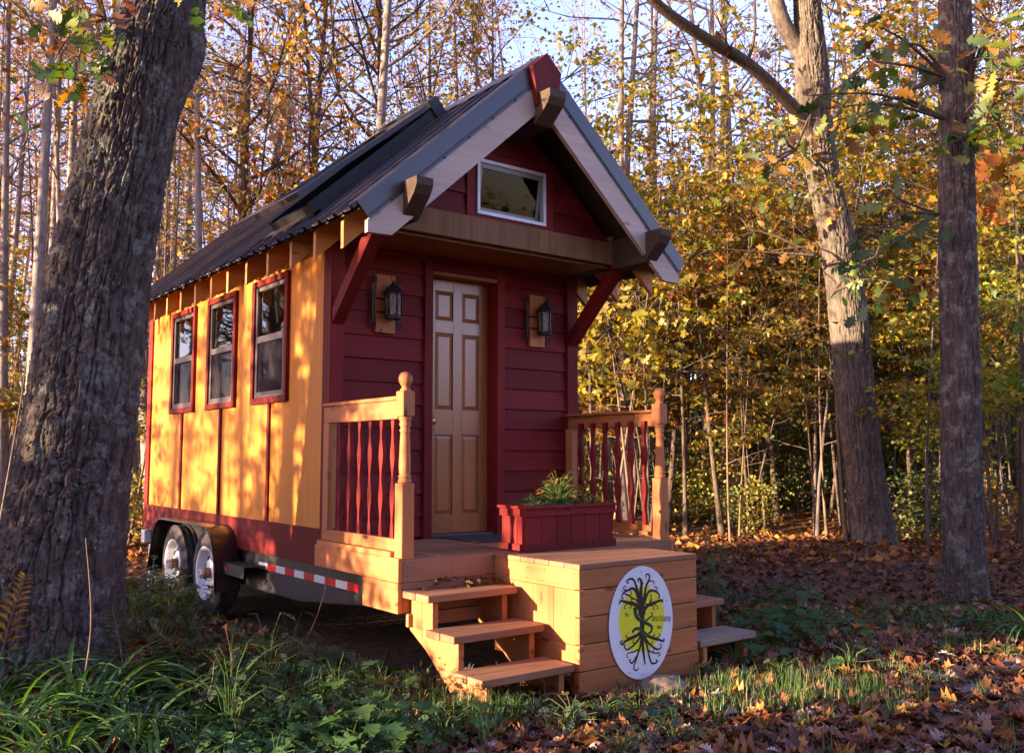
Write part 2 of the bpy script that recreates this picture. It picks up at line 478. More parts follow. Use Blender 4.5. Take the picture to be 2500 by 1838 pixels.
# front wall: sheathing, lap siding, corner boards, casing, door
DX0, DX1, DY = 0.930, 1.556, 0.117
fw = part('front_wall', MB().box(X0 + 0.031, DX0 - 0.002, 0.03, 0.12, -0.14, 2.26).box(DX1 + 0.002, X1, 0.03, 0.12, -0.14, 2.26).box(DX0 - 0.002, DX1 + 0.002, 0.03, 0.12, 2.085, 2.26), M['red_x'], house)
def lap(x0, x1, z0, z1, y=0.0, t0=0.008, t1=0.028, wob=0.0):
    """a tapered siding board, thick at its lower edge"""
    return MB().prism([(y + 0.029, z0), (y + 0.029 - t1, z0), (y + 0.029 - t1, z0 + 0.004), (y + 0.029 - t0, z1 + 0.02), (y + 0.029, z1 + 0.02)], x0, x1, 'x')
zs = [0.02, 0.172, 0.342, 0.511, 0.684, 0.853, 1.024, 1.191, 1.359, 1.532, 1.706, 1.866, 2.040, 2.155]
for s, (xa, xb) in enumerate(((0.1615, 0.8535), (1.6325, 2.3155))):
    for i in range(len(zs) - 1):
        j = random.uniform(-0.006, 0.006)
        part('siding_board', lap(xa, xb, zs[i] + j, zs[i + 1], t1=0.028 + random.uniform(-.002, .003)), M['red_x'], fw)
part('corner_board', MB().box(X0 - 0.0215, 0.161, -0.024, 0.0295, -0.14, 2.198, 0.003), M['red_z'], fw)
part('corner_board', MB().box(2.316, X1 + 0.02, -0.024, 0.0295, -0.14, 2.198, 0.003), M['red_z'], fw)
part('head_board', MB().box(0.1615, 2.3155, -0.012, 0.0285, 2.155, 2.198, 0.003), M['red_x'], fw)
part('door_casing', MB().box(0.854, DX0 - 0.001, -0.022, 0.0295, -0.02, 2.154, 0.003), M['red_z'], fw)
part('door_casing', MB().box(DX1 + 0.001, 1.632, -0.022, 0.0295, -0.02, 2.154, 0.003), M['red_z'], fw)
part('head_casing', MB().box(DX0 - 0.0005, DX1 + 0.0005, -0.021, 0.0295, 2.084, 2.154, 0.003), M['red_x'], fw)
part('door_jamb', MB().box(DX1 + 0.0015, DX1 + 0.022, 0.0, 0.16, 0.0, 2.084).box(DX0 - 0.022, DX0 - 0.0015, 0.0, 0.16, 0.0, 2.084), M['red_z'], fw)
part('head_jamb', MB().box(DX0, DX1, -0.018, 0.15, 2.056, 2.0835, 0.002), M['cedar_x'], fw)
part('threshold', MB().box(DX0, DX1, 0.02, 0.16, 0.0, 0.018, 0.004), M['alu'], fw)
# the six panel door
dr = part('door', MB().box(DX0 + 0.002, DX1 - 0.002, DY + 0.012, DY + 0.04, 0.022, 2.052), M['door_dark'], house)
cols = ((1.035, 1.208), (1.296, 1.468))
rows = ((0.166, 0.80), (1.0, 1.62), (1.72, 1.96))
fr = MB()
y0, y1 = DY, DY + 0.0121
for xa, xb in ((DX0 + 0.002, cols[0][0]), (cols[0][1], cols[1][0]), (cols[1][1], DX1 - 0.002)):
    fr.box(xa, xb, y0, y1, 0.022, 2.052, 0.0015)
for za, zb in ((0.022, rows[0][0]), (rows[0][1], rows[1][0]), (rows[1][1], rows[2][0]), (rows[2][1], 2.052)):
    for xa, xb in cols:
        fr.box(xa + 0.0005, xb - 0.0005, y0 + 0.0004, y1, za, zb, 0.001)
part('door_frame', fr, M['door'], dr)
for xa, xb in cols:
    for za, zb in rows:
        mb = MB()
        g, s_ = 0.012, 0.034
        o = [(xa + g, za + g), (xb - g, za + g), (xb - g, zb - g), (xa + g, zb - g)]
        i_ = [(xa + s_, za + s_), (xb - s_, za + s_), (xb - s_, zb - s_), (xa + s_, zb - s_)]
        vs = [(x, DY + 0.0115, z) for x, z in o] + [(x, DY + 0.003, z) for x, z in i_]
        mb.add(vs, [(4, 5, 6, 7)] + [(k, (k + 1) % 4, (k + 1) % 4 + 4, k + 4) for k in range(4)])
        part('door_panel', mb, M['door'], dr)
kb = MB()
kb.lathe([(0.032, DY - 0.001), (0.032, DY - 0.008), (0.012, DY - 0.012), (0.012, DY - 0.035), (0.027, DY - 0.042), (0.030, DY - 0.056), (0.022, DY - 0.068), (0.004, DY - 0.072)], 0, 0)
kb.v = [(0.985 + x, z, 0.905 + y) for x, y, z in kb.v]
part('doorknob', kb, M['brass'], dr)

# porch roof: ceiling, cross beam, loft gable wall at y = -0.6
GY = -0.60
ceil = part('porch_ceiling', MB().box(X0 + 0.14, X1 - 0.13, GY, 0.0299, 2.222, 2.24), M['ceiling'], house)
for i in range(7):
    ya = GY + 0.005 + i * 0.085
    part('ceiling_board', MB().box(X0 + 0.142, X1 - 0.132, ya, ya + 0.082, 2.2, 2.2215, 0.002), M['ceiling'], ceil)
GW = (0.924, 1.585, 2.415, 2.838)       # gable window x0 x1 z0 z1
gwm = MB()
xl, xr = X0 + 0.13, X1 - 0.13
rt = lambda x: roof_top(x) - 0.2
gwm.prism([(xl, 2.24), (GW[0], 2.24), (GW[0], rt(GW[0])), (xl, rt(xl))], GY + 0.03, GY + 0.06)
gwm.prism([(GW[1], 2.24), (xr, 2.24), (xr, rt(xr)), (GW[1], rt(GW[1]))], GY + 0.03, GY + 0.06)
gwm.box(GW[0], GW[1], GY + 0.03, GY + 0.06, 2.24, GW[2])
gwm.prism([(GW[0], GW[3]), (GW[1], GW[3]), (GW[1], rt(GW[1])), (XC, rt(XC)), (GW[0], rt(GW[0]))], GY + 0.03, GY + 0.06)
gw = part('gable_wall', gwm, M['red_x'], house)
TW = 0.085
z = 2.386
while z < 3.3:
    zt = z + 0.17
    def xin(zz): return XC - max(0.0, (roof_top(XC) - 0.22 - zz)) / SL
    for side in (-1, 1):
        a, b = XC - (XC - xin(z)), XC
        spans = [(xin(z), XC)] if side < 0 else [(XC, 2 * XC - xin(z))]
        for xa, xb in spans:
            if z < GW[3] + 0.02:
                if side < 0: xb = GW[0] - TW - 0.001
                else: xa = GW[1] + TW + 0.001
            if side < 0: pts = [(xa, z), (xb, z), (xb, zt), (min(xb, xin(zt)), zt)]
            else: pts = [(xa, z), (xb, z), (max(xa, 2 * XC - xin(zt)), zt), (xa, zt)]
            if xb - xa < 0.04: continue
            n = len(pts)
            vs = [(x, GY + (0.002 if q == z else 0.02), q) for x, q in pts] + [(x, GY + 0.0295, q) for x, q in pts]
            mb = MB().add(vs, [tuple(range(n)), tuple(range(2 * n - 1, n - 1, -1))] + [(i, i + n, (i + 1) % n + n, (i + 1) % n) for i in range(n)])
            part('siding_board', mb, M['red_x'], gw)
    z = zt
part('window_trim', MB().box(GW[0] - TW, GW[0] - 0.0005, GY - 0.006, GY + 0.029, 2.386, GW[3] + .06, 0.003), M['red_z'], gw)
part('window_trim', MB().box(GW[1] + 0.0005, GW[1] + TW, GY - 0.006, GY + 0.029, 2.386, GW[3] + .06, 0.003), M['red_z'], gw)
part('window_trim', MB().box(GW[0], GW[1], GY - 0.0055, GY + 0.029, GW[3] + 0.0005, GW[3] + 0.06, 0.003), M['red_x'], gw)
part('window_trim', MB().box(GW[0], GW[1], GY - 0.0055, GY + 0.029, 2.3861, GW[2] - 0.0005, 0.003), M['red_x'], gw)
f = MB()
for (xa, xb, za, zb) in ((GW[0], GW[1], GW[2], GW[2] + 0.028), (GW[0], GW[1], GW[3] - 0.028, GW[3]), (GW[0], GW[0] + 0.028, GW[2] + 0.0281, GW[3] - 0.0281), (GW[1] - 0.028, GW[1], GW[2] + 0.0281, GW[3] - 0.0281)):
    f.box(xa, xb, GY - 0.022, GY + 0.0285, za, zb, 0.003)
gwin = part('gable_window', f, M['alu_light'], house)
# awning sash hinged at the top, a little open at its foot
zh = GW[3] - 0.03
Mx = Matrix.Translation((0, GY - 0.010, zh)) @ Matrix.Rotation(math.radians(9), 4, 'X')
Hh = GW[3] - GW[2] - 0.062
f = MB()
for (xa, xb, za, zb) in ((GW[0] + 0.03, GW[1] - 0.03, -0.035, 0), (GW[0] + 0.03, GW[1] - 0.03, -Hh, -Hh + 0.035), (GW[0] + 0.03, GW[0] + 0.062, -Hh + 0.0351, -0.0351), (GW[1] - 0.062, GW[1] - 0.03, -Hh + 0.0351, -0.0351)):
    f.box(xa, xb, 0.0, 0.018, za, zb, 0.002, Mx)
part('sash', f, simple('grey_sash', (0.20, 0.20, 0.22), 0.4, vary=0.05), gwin)
part('pane', MB().box(GW[0] + 0.06, GW[1] - 0.06, 0.007, 0.011, -Hh + 0.034, -0.034, 0, Mx), M['loft_glass'], gwin)
part('reveal', MB().box(GW[0] - 0.02, GW[0] + 0.002, GY + 0.061, GY + 0.2, GW[2], GW[3]).box(GW[1] - 0.002, GW[1] + 0.02, GY + 0.061, GY + 0.2, GW[2], GW[3]), M['rafter_z'], gwin)
part('cross_beam', MB().box(X0 + 0.1255, X1 - 0.1255, GY - 0.03, GY + 0.028, 2.2, 2.385, 0.004).box(X0 + 0.1255, X1 - 0.1255, GY + 0.0285, GY + 0.08, 2.18, 2.199), M['beam'], house)
# wall plates that run out through the barge boards, tapered at the nose
for xa, xb in ((X0, X0 + 0.125), (X1 - 0.125, X1)):
    part('wall_plate', MB().prism([(0.13, 2.199), (-0.60, 2.199), (-0.62, 2.165), (-0.98, 2.165), (-1.13, 2.30), (-1.165, 2.355), (-1.165, 2.405), (-0.60, 2.405), (-0.58, 2.385), (0.13, 2.385)], xa, xb, 'x'), M['timber_y'], house)
part('ridge_beam', MB().prism([(GY + 0.0, 3.035), (-1.0, 3.035), (-1.14, 3.15), (-1.17, 3.20), (-1.17, 3.255), (GY, 3.255)], XC - 0.075, XC + 0.075, 'x'), M['timber_y'], house)
# braces from the corner boards up to the plates
for xa, xb in ((X0 - 0.01, X0 + 0.085), (X1 - 0.085, X1 + 0.01)):
    part('brace', MB().prism([(-0.0245, 1.585), (-0.0245, 1.70), (-0.52, 2.198), (-0.645, 2.198), (-0.645, 2.175)], xa, xb, 'x'), M['red_y'], house)

# roof: sheathing, rafters, ribbed metal, ridge cap, rake trim, barge boards
RY0, RY1 = -0.985, YL + 0.30
def slab(off_top, off_bot, xa, xb, ya, yb, side):
    """sloping slab between two depths below the metal"""
    X = (lambda x: x) if side < 0 else (lambda x: 2 * XC - x)
    vs = []
    for yy in (ya, yb):
        for x in (xa, xb):
            zt = EZ + SL * (x - EAVE)
            vs += [(X(x), yy, zt - off_top), (X(x), yy, zt - off_bot)]
    return vs, [(0, 1, 3, 2), (4, 6, 7, 5), (0, 4, 5, 1), (2, 3, 7, 6), (0, 2, 6, 4), (1, 5, 7, 3)]
rmb = MB()
for s in (-1, 1):
    rmb.add(*slab(0.022, 0.058, EAVE + 0.03, XC - 0.001, RY0 + 0.028, RY1 - 0.02, s))
roof = part('roof', rmb, simple('roof_sheathing', (0.055, 0.034, 0.02), 0.8, vary=0.3, scale=20), house)
raf = [-0.676, -0.259, 0.135, 0.561, 0.991, 1.405, 1.80, 2.216, 2.62, 3.036, 3.433, 3.84, 4.24, 4.62]
for s in (-1, 1):
    for y in raf:
        X = (lambda x: x) if s < 0 else (lambda x: 2 * XC - x)
        def zt(x): return EZ + SL * (x - EAVE)
        xt = -0.20
        xi = X0 + 0.30 if y < GY else XC - 0.09          # the outermost pair are short tails only
        pts = [(X(xt), zt(xt) - 0.059), (X(xt), 1.985), (X(0.06), 1.985 + SL * 0.26), (X(xi), 1.985 + SL * (xi + 0.2)), (X(xi), zt(xi) - 0.059)]
        if y < GY: pts = [(X(xt), zt(xt) - 0.059), (X(xt), 1.985), (X(0.0), 1.985 + SL * 0.2), (X(0.0), zt(0.0) - 0.059)]
        part('rafter', MB().prism(pts, y - 0.019, y + 0.019), M['rafter_x'], roof)
        if y > 0.0 and y < YL - .3:
            pass
for s in (-1, 1):
    X = (lambda x: x) if s < 0 else (lambda x: 2 * XC - x)
    xb0 = X0 + 0.03
    zb = EZ + SL * (xb0 - EAVE) - 0.06
    for ya, yb in zip(raf[2:-1], raf[3:]):
        if yb > YL: break
        part('blocking', MB().box(X(xb0), X(xb0 + 0.03), ya + 0.0195, yb - 0.0195, 2.262, zb, 0), M['rafter_y'], roof)
    for ya, yb in ((GY + 0.06, raf[1] - 0.0195), (raf[1] + 0.0195, raf[2] - 0.0195)):      # sides of the loft over the porch
        part('blocking', MB().box(X(xb0), X(xb0 + 0.03), ya, yb, 2.386, zb, 0), M['rafter_y'], roof)
# metal sheets, 0.914 m wide with four ribs each
def sheet(ya, yb, side):
    prof = []
    y = ya
    while y < yb - 0.01:
        e = min(y + 0.2286, yb)
        prof += [(y, 0.0), (y + 0.014, 0.030), (y + 0.040, 0.030), (y + 0.056, 0.0)]
        for q in (0.142,):
            if y + q + 0.02 < e: prof += [(y + q - 0.02, 0.0), (y + q - 0.010, 0.009), (y + q + 0.010, 0.009), (y + q + 0.02, 0.0)]
        y = e
    prof.append((yb, 0.0))
    X = (lambda x: x) if side < 0 else (lambda x: 2 * XC - x)
    n = len(prof)
    ex = EAVE - 0.012 + random.uniform(-0.008, 0.006)
    vs = []
    for x in (ex, XC):
        for yy, h in prof: vs.append((X(x - h * 0.67), yy, EZ + SL * (x - EAVE) - 0.021 + h * 0.75 + 0.002))
    for x in (ex, XC):
        for yy, h in prof: vs.append((X(x - h * 0.67), yy, EZ + SL * (x - EAVE) - 0.0215 + h * 0.75))
    fs = [(i, i + 1, n + i + 1, n + i) for i in range(n - 1)] + [(2 * n + i, 3 * n + i, 3 * n + i + 1, 2 * n + i + 1) for i in range(n - 1)]
    fs += [(i, 2 * n + i, 2 * n + i + 1, i + 1) for i in range(n - 1)]
    return MB().add(vs, fs)
for s in (-1, 1):
    y = RY0 + 0.005
    while y < RY1 - 0.05:
        e = min(y + 0.9144, RY1)
        part('roof_panel', sheet(y + 0.0004, e - 0.0004, s), M['roof'], roof)
        y = e
cap = MB()
zr = EZ + SL * (XC - EAVE)
cap.add([(XC - 0.17, RY0 + .03, zr - 0.153 + 0.022), (XC, RY0 + .03, zr + 0.024), (XC + 0.17, RY0 + .03, zr - 0.153 + 0.022), (XC - 0.17, RY1, zr - 0.153 + 0.022), (XC, RY1, zr + 0.024), (XC + 0.17, RY1, zr - 0.153 + 0.022),
         (XC - 0.17, RY0 + .03, zr - 0.153 + 0.019), (XC, RY0 + .03, zr + 0.020), (XC + 0.17, RY0 + .03, zr - 0.153 + 0.019), (XC - 0.17, RY1, zr - 0.153 + 0.019), (XC, RY1, zr + 0.020), (XC + 0.17, RY1, zr - 0.153 + 0.019)],
        [(0, 3, 4, 1), (1, 4, 5, 2), (6, 7, 10, 9), (7, 8, 11, 10), (0, 1, 7, 6), (1, 2, 8, 7)])
part('ridge_cap', cap, M['trim_metal'], roof)
ca, sa = math.cos(ANG), math.sin(ANG)
for s in (-1, 1):
    X = (lambda x: x) if s < 0 else (lambda x: 2 * XC - x)
    def band(d0, d1, ya, yb, xs=EAVE, xe=XC, top_d=0.0):
        """board along the rake between distances d0 and d1 square to the slope, end cut square"""
        p = []
        for (x, d) in ((xs, d0), (xs, d1), (xe, d1), (xe, d0)):
            zz = EZ + SL * (x - EAVE)
            if x == xe: p.append((X(x), zz - d / ca))
            else: p.append((X(x + d * sa), zz - d * ca))
        return MB().prism(p, ya, yb)
    part('rake_trim', band(-0.012, 0.100, -1.004, -1.001), M['trim_metal'], roof)
    part('rake_hem', band(0.1005, 0.112, -1.012, -1.001), M['black'], roof)
    part('rake_hem', band(0.1125, 0.126, -1.006, -1.001), M['trim_metal'], roof)
    # top flange
    p0, p1 = EAVE, XC
    tf = MB().add([(X(p0), -1.004, EZ + 0.0165), (X(p1), -1.004, EZ + SL * (p1 - p0) + 0.0165), (X(p1), -0.88, EZ + SL * (p1 - p0) + 0.0165), (X(p0), -0.88, EZ + 0.0165),
                   (X(p0), -1.004, EZ + 0.0135), (X(p1), -1.004, EZ + SL * (p1 - p0) + 0.0135), (X(p1), -0.88, EZ + SL * (p1 - p0) + 0.0135), (X(p0), -0.88, EZ + 0.0135)],
                  [(0, 1, 2, 3), (4, 7, 6, 5), (0, 3, 7, 4), (2, 6, 7, 3)])
    part('rake_flange', tf, M['trim_metal'], roof)
    for k in range(7):
        x = EAVE + 0.16 + k * 0.2; d = 0.118
        zz = EZ + SL * (x - EAVE)
        sc_ = link('screw', MB().lathe([(0.008, 0), (0.008, 0.006), (0.004, 0.01)], 0, 0, 6).mesh('screw', M['black']), roof)
        sc_.location = Vector((X(x + d * sa), -1.006, zz - d * ca)) - base_of(roof)
        sc_.rotation_euler = (math.pi / 2, 0, 0)
    # barge board, plumb cut at the end with a level seat
    zt = lambda x: EZ + SL * (x - EAVE) - 0.12 / ca
    zb = lambda x: 2.038 + SL * (x + 0.013)
    p = [(-0.188, zt(-0.188)), (-0.188, 2.032), (-0.013, 2.038), (XC - 0.001, zb(XC)), (XC - 0.001, zt(XC))]
    part('barge_board', MB().prism([(X(a), b) for a, b in p], -1.0005, -0.962), M['pale_x'], roof)
# red king board at the ridge
kz = zr + 0.012
part('king_board', MB().prism([(XC, kz), (XC - 0.135, kz - 0.125), (XC - 0.088, 3.165), (XC + 0.088, 3.165), (XC + 0.135, kz - 0.125)], -1.052, -1.006), M['red_z'], roof)
# open roof window
def rp(x, h, y): return (x - h * sa, y, EZ + SL * (x - EAVE) + h * ca)
sk = MB()
def rbox(mb, xa, xb, ya, yb, h0, h1, h0b=None, h1b=None):
    h0b = h0 if h0b is None else h0b; h1b = h1 if h1b is None else h1b
    vs = [rp(xa, h0, ya), rp(xa, h1, ya), rp(xb, h0b, ya), rp(xb, h1b, ya), rp(xa, h0, yb), rp(xa, h1, yb), rp(xb, h0b, yb), rp(xb, h1b, yb)]
    return mb.add(vs, [(0, 1, 3, 2), (4, 6, 7, 5), (0, 4, 5, 1), (2, 3, 7, 6), (0, 2, 6, 4), (1, 5, 7, 3)])
rbox(sk, -0.06, 0.97, 0.0, 0.05, 0.0, 0.095); rbox(sk, -0.06, 0.97, 0.70, 0.75, 0.0, 0.095)
rbox(sk, -0.06, 0.0, 0.0505, 0.6995, 0.0, 0.075); rbox(sk, 0.9, 0.97, 0.0505, 0.6995, 0.0, 0.075)
skl = part('roof_window', sk, M['black'], house)
part('flashing', rbox(MB(), 0.9705, 1.05, -0.02, 0.77, 0.0, 0.165), M['black'], skl)
part('flashing', rbox(rbox(MB(), -0.11, 0.97, -0.07, -0.001, 0.0, 0.02), -0.14, -0.061, -0.07, 0.8, 0.0, 0.02), M['roof'], skl)
sash = MB()
rbox(sash, -0.10, 0.95, -0.015, 0.05, 0.165, 0.205, 0.112, 0.150); rbox(sash, -0.10, 0.95, 0.70, 0.765, 0.165, 0.205, 0.112, 0.150)
rbox(sash, -0.10, -0.02, 0.0505, 0.6995, 0.165, 0.205, 0.161, 0.200); rbox(sash, 0.88, 0.95, 0.0505, 0.6995, 0.116, 0.153, 0.112, 0.150)
part('sash', sash, M['roof'], skl)
part('pane', rbox(MB(), -0.02, 0.88, 0.05, 0.70, 0.180, 0.188, 0.126, 0.134), M['glass'], skl)

# trailer frame
TX = 0.088
tf = part('trailer_frame', MB().prism([(4.3, -0.157), (4.3, -0.30), (1.12, -0.30), (-1.05, -0.30), (-1.05, -0.157)], TX, TX + 0.06, 'x').prism([(4.3, -0.157), (4.3, -0.30), (-1.05, -0.30), (-1.05, -0.157)], X1 - 0.09, X1 - 0.03, 'x')
          .box(TX + 0.061, X1 - 0.091, -1.05, -0.98, -0.30, -0.16).box(TX + .061, X1 - .091, 4.2, 4.29, -0.3, -0.16), M['frame_grey'], house)
part('lower_beam', MB().prism([(3.9, -0.3005), (3.5, -0.442), (0.48, -0.442), (-1.05, -0.3005)], TX - 0.012, TX + 0.05, 'x'), M['frame_grey'], tf)
part('lower_flange', MB().prism([(3.5, -0.4422), (3.5, -0.450), (0.48, -0.450), (-1.05, -0.310), (-1.05, -0.3012), (0.48, -0.4422)], TX - 0.022, TX + 0.05, 'x'), M['black'], tf)
y = 1.285
for k in range(10):
    part('reflector_strip', MB().box(TX - 0.004, TX - 0.0005, y - 0.172, y - 0.0005, -0.285, -0.232), M['tape_white' if k % 2 == 0 else 'tape_red'], tf)
    y -= 0.173
part('reflector_strip', MB().box(0.55, 0.68, -1.054, -1.0505, -0.285, -0.232), M['tape_red'], tf)
part('reflector_strip', MB().box(0.681, 0.86, -1.054, -1.0505, -0.285, -0.232), M['tape_white'], tf)
part('step_plate', MB().box(-0.10, TX - 0.013, 1.14, 1.60, -0.262, -0.255).box(-0.10, -0.094, 1.14, 1.60, -0.345, -0.2621), M['black'], tf)
part('marker_lamp', MB().box(-0.104, -0.1001, 1.51, 1.545, -0.312, -0.286, 0.002), M['tape_red'], tf)
part('axle', MB().tube([(0.0, 2.04, -0.40), (2.4, 2.04, -0.40)], 0.035, 10).tube([(0.0, 2.94, -0.40), (2.4, 2.94, -0.40)], 0.035, 10), M['black'], tf)
part('rear_bumper', MB().box(0.02, X1, 4.30, 4.42, -0.30, -0.165, 0.004), M['white_paint'], tf)
part('jack_leg', MB().box(0.03, 0.08, 4.12, 4.17, GZ, -0.301, 0.003), M['white_paint'], tf)
part('jack_leg', MB().box(2.3, 2.36, -0.7, -0.64, GZ, -0.301, 0.003), M['black'], tf)
def wheel(cy, left=True, rot=0.0):
    cz, R = -0.387, 0.358
    ox = -0.10 if left else 2.58
    d = 1 if left else -1
    tb = MB()
    prof = [(0.226, 0.035), (0.238, 0.006), (0.270, -0.004), (0.315, 0.006), (0.338, 0.020), (0.352, 0.034), (0.358, 0.05), (0.352, 0.055), (0.358, 0.06), (0.358, 0.098), (0.350, 0.103), (0.358, 0.108), (0.358, 0.150), (0.350, 0.170), (0.320, 0.200), (0.26, 0.21), (0.226, 0.19)]
    tb.lathe([(r, ox + d * x) for r, x in prof], 0, cy, 48, True, 'x', cz, False)
    for k in range(64):                       # shoulder tread blocks
        a = 2 * math.pi * k / 64
        Mx = Matrix.Translation((ox, cy, cz)) @ Matrix.Rotation(a, 4, 'X')
        tb.box(d * 0.020, d * 0.052, -0.011, 0.011, 0.335, 0.3615, 0, Mx)
    tyre = part('wheel', tb, M['rubber'], house)
    rb = MB()
    rb.lathe([(0.225, ox + d * 0.012), (0.231, ox - d * 0.003), (0.222, ox + d * 0.002), (0.207, ox + d * 0.014), (0.200, ox + d * 0.06), (0.183, ox + d * 0.080), (0.168, ox + d * 0.076), (0.105, ox + d * 0.045), (0.085, ox + d * 0.040), (0.045, ox + d * 0.046)], 0, cy, 40, True, 'x', cz, False)
    part('rim', rb, M['rim_white'], tyre)
    for k in range(8):
        a = 2 * math.pi * (k + 0.3) / 8 + rot
        Mx = Matrix.Translation((ox + d * 0.0515, cy, cz)) @ Matrix.Rotation(a, 4, 'X') @ Matrix.Translation((0, 0, 0.136)) @ Matrix.Rotation(d * math.radians(26), 4, 'Y')
        hb = MB(); n = 12
        hb.add([tuple(Mx @ Vector((-d * 0.0035, 0.026 * math.cos(t * 2 * math.pi / n), 0.021 * math.sin(t * 2 * math.pi / n)))) for t in range(n)] + [tuple(Mx @ Vector((d * 0.01, 0.026 * math.cos(t * 2 * math.pi / n), 0.021 * math.sin(t * 2 * math.pi / n)))) for t in range(n)],
               [tuple(range(n))] + [(t, t + n, (t + 1) % n + n, (t + 1) % n) for t in range(n)])
        part('vent_hole', hb, M['black'], tyre)
    part('hub', MB().lathe([(0.046, ox + d * 0.05), (0.045, ox - d * 0.012), (0.040, ox - d * 0.014)], 0, cy, 20, True, 'x', cz), M['rust'], tyre)
    part('hub_cap', MB().lathe([(0.041, ox - d * 0.0145), (0.041, ox - d * 0.04), (0.034, ox - d * 0.046), (0.024, ox - d * 0.046), (0.022, ox - d * 0.040), (0.002, ox - d * 0.040)], 0, cy, 20, True, 'x', cz), M['hub_grey'], tyre)
for rot, cy in ((0.1, 2.04), (0.5, 2.94)):
    wheel(cy, True, rot); wheel(cy, False, rot)
def arc(c, r, a0, a1, n): return [(c[0] + r * math.cos(math.radians(a0 + (a1 - a0) * i / n)), c[1] + r * math.sin(math.radians(a0 + (a1 - a0) * i / n))) for i in range(n + 1)]
fpath = [(1.575, -0.50), (1.60, -0.30), (1.66, -0.155)] + arc((1.93, -0.245), 0.28, 150, 95, 6) + arc((3.09, -0.245), 0.28, 85, 30, 6) + [(3.42, -0.30), (3.50, -0.50)]
fm = MB()
n = len(fpath)
vs = [(x, a, b) for x in (-0.168, X0 - 0.021) for a, b in fpath]
off = []
for i, (a, b) in enumerate(fpath):
    p, q = fpath[max(i - 1, 0)], fpath[min(i + 1, n - 1)]
    t = Vector((q[0] - p[0], q[1] - p[1])).normalized()
    off.append((a + t.y * 0.006, b - t.x * 0.006))
vs += [(x, a, b) for x in (-0.168, X0 - 0.021) for a, b in off]
fs = [(i, i + 1, n + i + 1, n + i) for i in range(n - 1)] + [(2 * n + i, 3 * n + i, 3 * n + i + 1, 2 * n + i + 1) for i in range(n - 1)]
fm.add(vs, fs, True)
fen = part('fender', fm, M['black_gloss'], house)
part('fender_lip', MB().tube([(-0.168, a, b) for a, b in off], 0.010, 8), M['black_gloss'], fen)
part('fender_back', MB().prism(off, X0 - 0.0208, X0 - 0.0203, 'x'), M['black'], fen)

def screws(parent, pts, axis, r=0.0042, m='black'):
    """screw heads, joined into one part; axis tells which way they face"""
    mb = MB()
    for p in pts:
        n = 8; v = []
        for k in range(n):
            a = 2 * math.pi * k / n; c, d = r * math.cos(a), r * math.sin(a)
            v.append({'-y': (p[0] + c, p[1], p[2] + d), '-x': (p[0], p[1] - c, p[2] + d), 'z': (p[0] + c, p[1] + d, p[2])}[axis])
        mb.add(v, [tuple(range(n))])
    part('screws', mb, M[m], parent)
J = lambda s: random.uniform(-s, s)
pts = []
for i in range(len(zs) - 1):
    for x in (0.20, 0.52, 0.82, 1.67, 1.98, 2.28): pts.append((x + J(.01), -0.0012 - 0.016, zs[i] + 0.03 + J(.006)))
# ------------------------------------------------------------------ porch deck with railings
PX1, PY = 2.37, -1.155
deck = thing('porch_deck', 'cedar porch deck with two turned newel posts and red baluster railings below the door', 'porch', (1.2, -0.6, GZ))
ys = [-0.026 - 0.1413 * i for i in range(9)]
for a, b in zip(ys, ys[1:]):
    part('floor_board', MB().box(0.003, PX1 - 0.003, b + 0.003, a, -0.026, 0.0, 0.003), M['deck_x'], deck)
part('joist', MB().box(0.06, PX1 - 0.06, PY + 0.05, -0.03, -0.16, -0.0265), M['deck_y'], deck)
part('fascia_board', MB().box(0.0, PX1, PY - 0.0005, PY + 0.036, -0.136, -0.002, 0.003), M['deck_x'], deck)
part('fascia_board', MB().box(0.0, PX1, PY - 0.0005, PY + 0.036, -0.320, -0.1385, 0.003), M['deck_x'], deck)
part('side_fascia', MB().box(-0.034, -0.0005, PY, -0.002, -0.136, 0.010, 0.003), M['cedar_y'], deck)
part('side_fascia', MB().box(-0.034, -0.0005, PY, -0.71, -0.320, -0.1385, 0.003), M['cedar_y'], deck)
part('side_fascia', MB().box(PX1 + 0.0005, PX1 + 0.03, PY, -0.002, -0.136, 0.0, 0.003), M['cedar_y'], deck)
part('side_ledger', MB().box(-0.030, 0.0, -1.05, -0.025, 0.0105, 0.042, 0.002), M['cedar_y'], deck)
def newel(cx):
    h = 0.0445
    mb = MB().box(cx - h, cx + h, -1.1 - h, -1.1 + h, 0.0, 0.462, 0.004)
    prof = [(0.040, 0.462), (0.043, 0.47), (0.040, 0.485), (0.034, 0.492), (0.040, 0.50), (0.040, 0.508), (0.033, 0.514), (0.036, 0.53), (0.037, 0.58), (0.032, 0.72), (0.029, 0.775), (0.036, 0.79), (0.028, 0.80), (0.030, 0.81), (0.037, 0.83), (0.031, 0.842), (0.038, 0.855), (0.042, 0.868), (0.040, 0.8745)]
    mb.lathe(prof, cx, -1.1, 24)
    mb.box(cx - h, cx + h, -1.1 - h, -1.1 + h, 0.874, 1.034, 0.006)
    mb.lathe([(0.032, 1.034), (0.036, 1.041), (0.026, 1.052), (0.022, 1.060), (0.030, 1.070), (0.042, 1.092), (0.045, 1.112), (0.040, 1.134), (0.026, 1.150), (0.003, 1.156)], cx, -1.1, 24)
    return part('newel_post', mb, M['cedar_z'], deck)
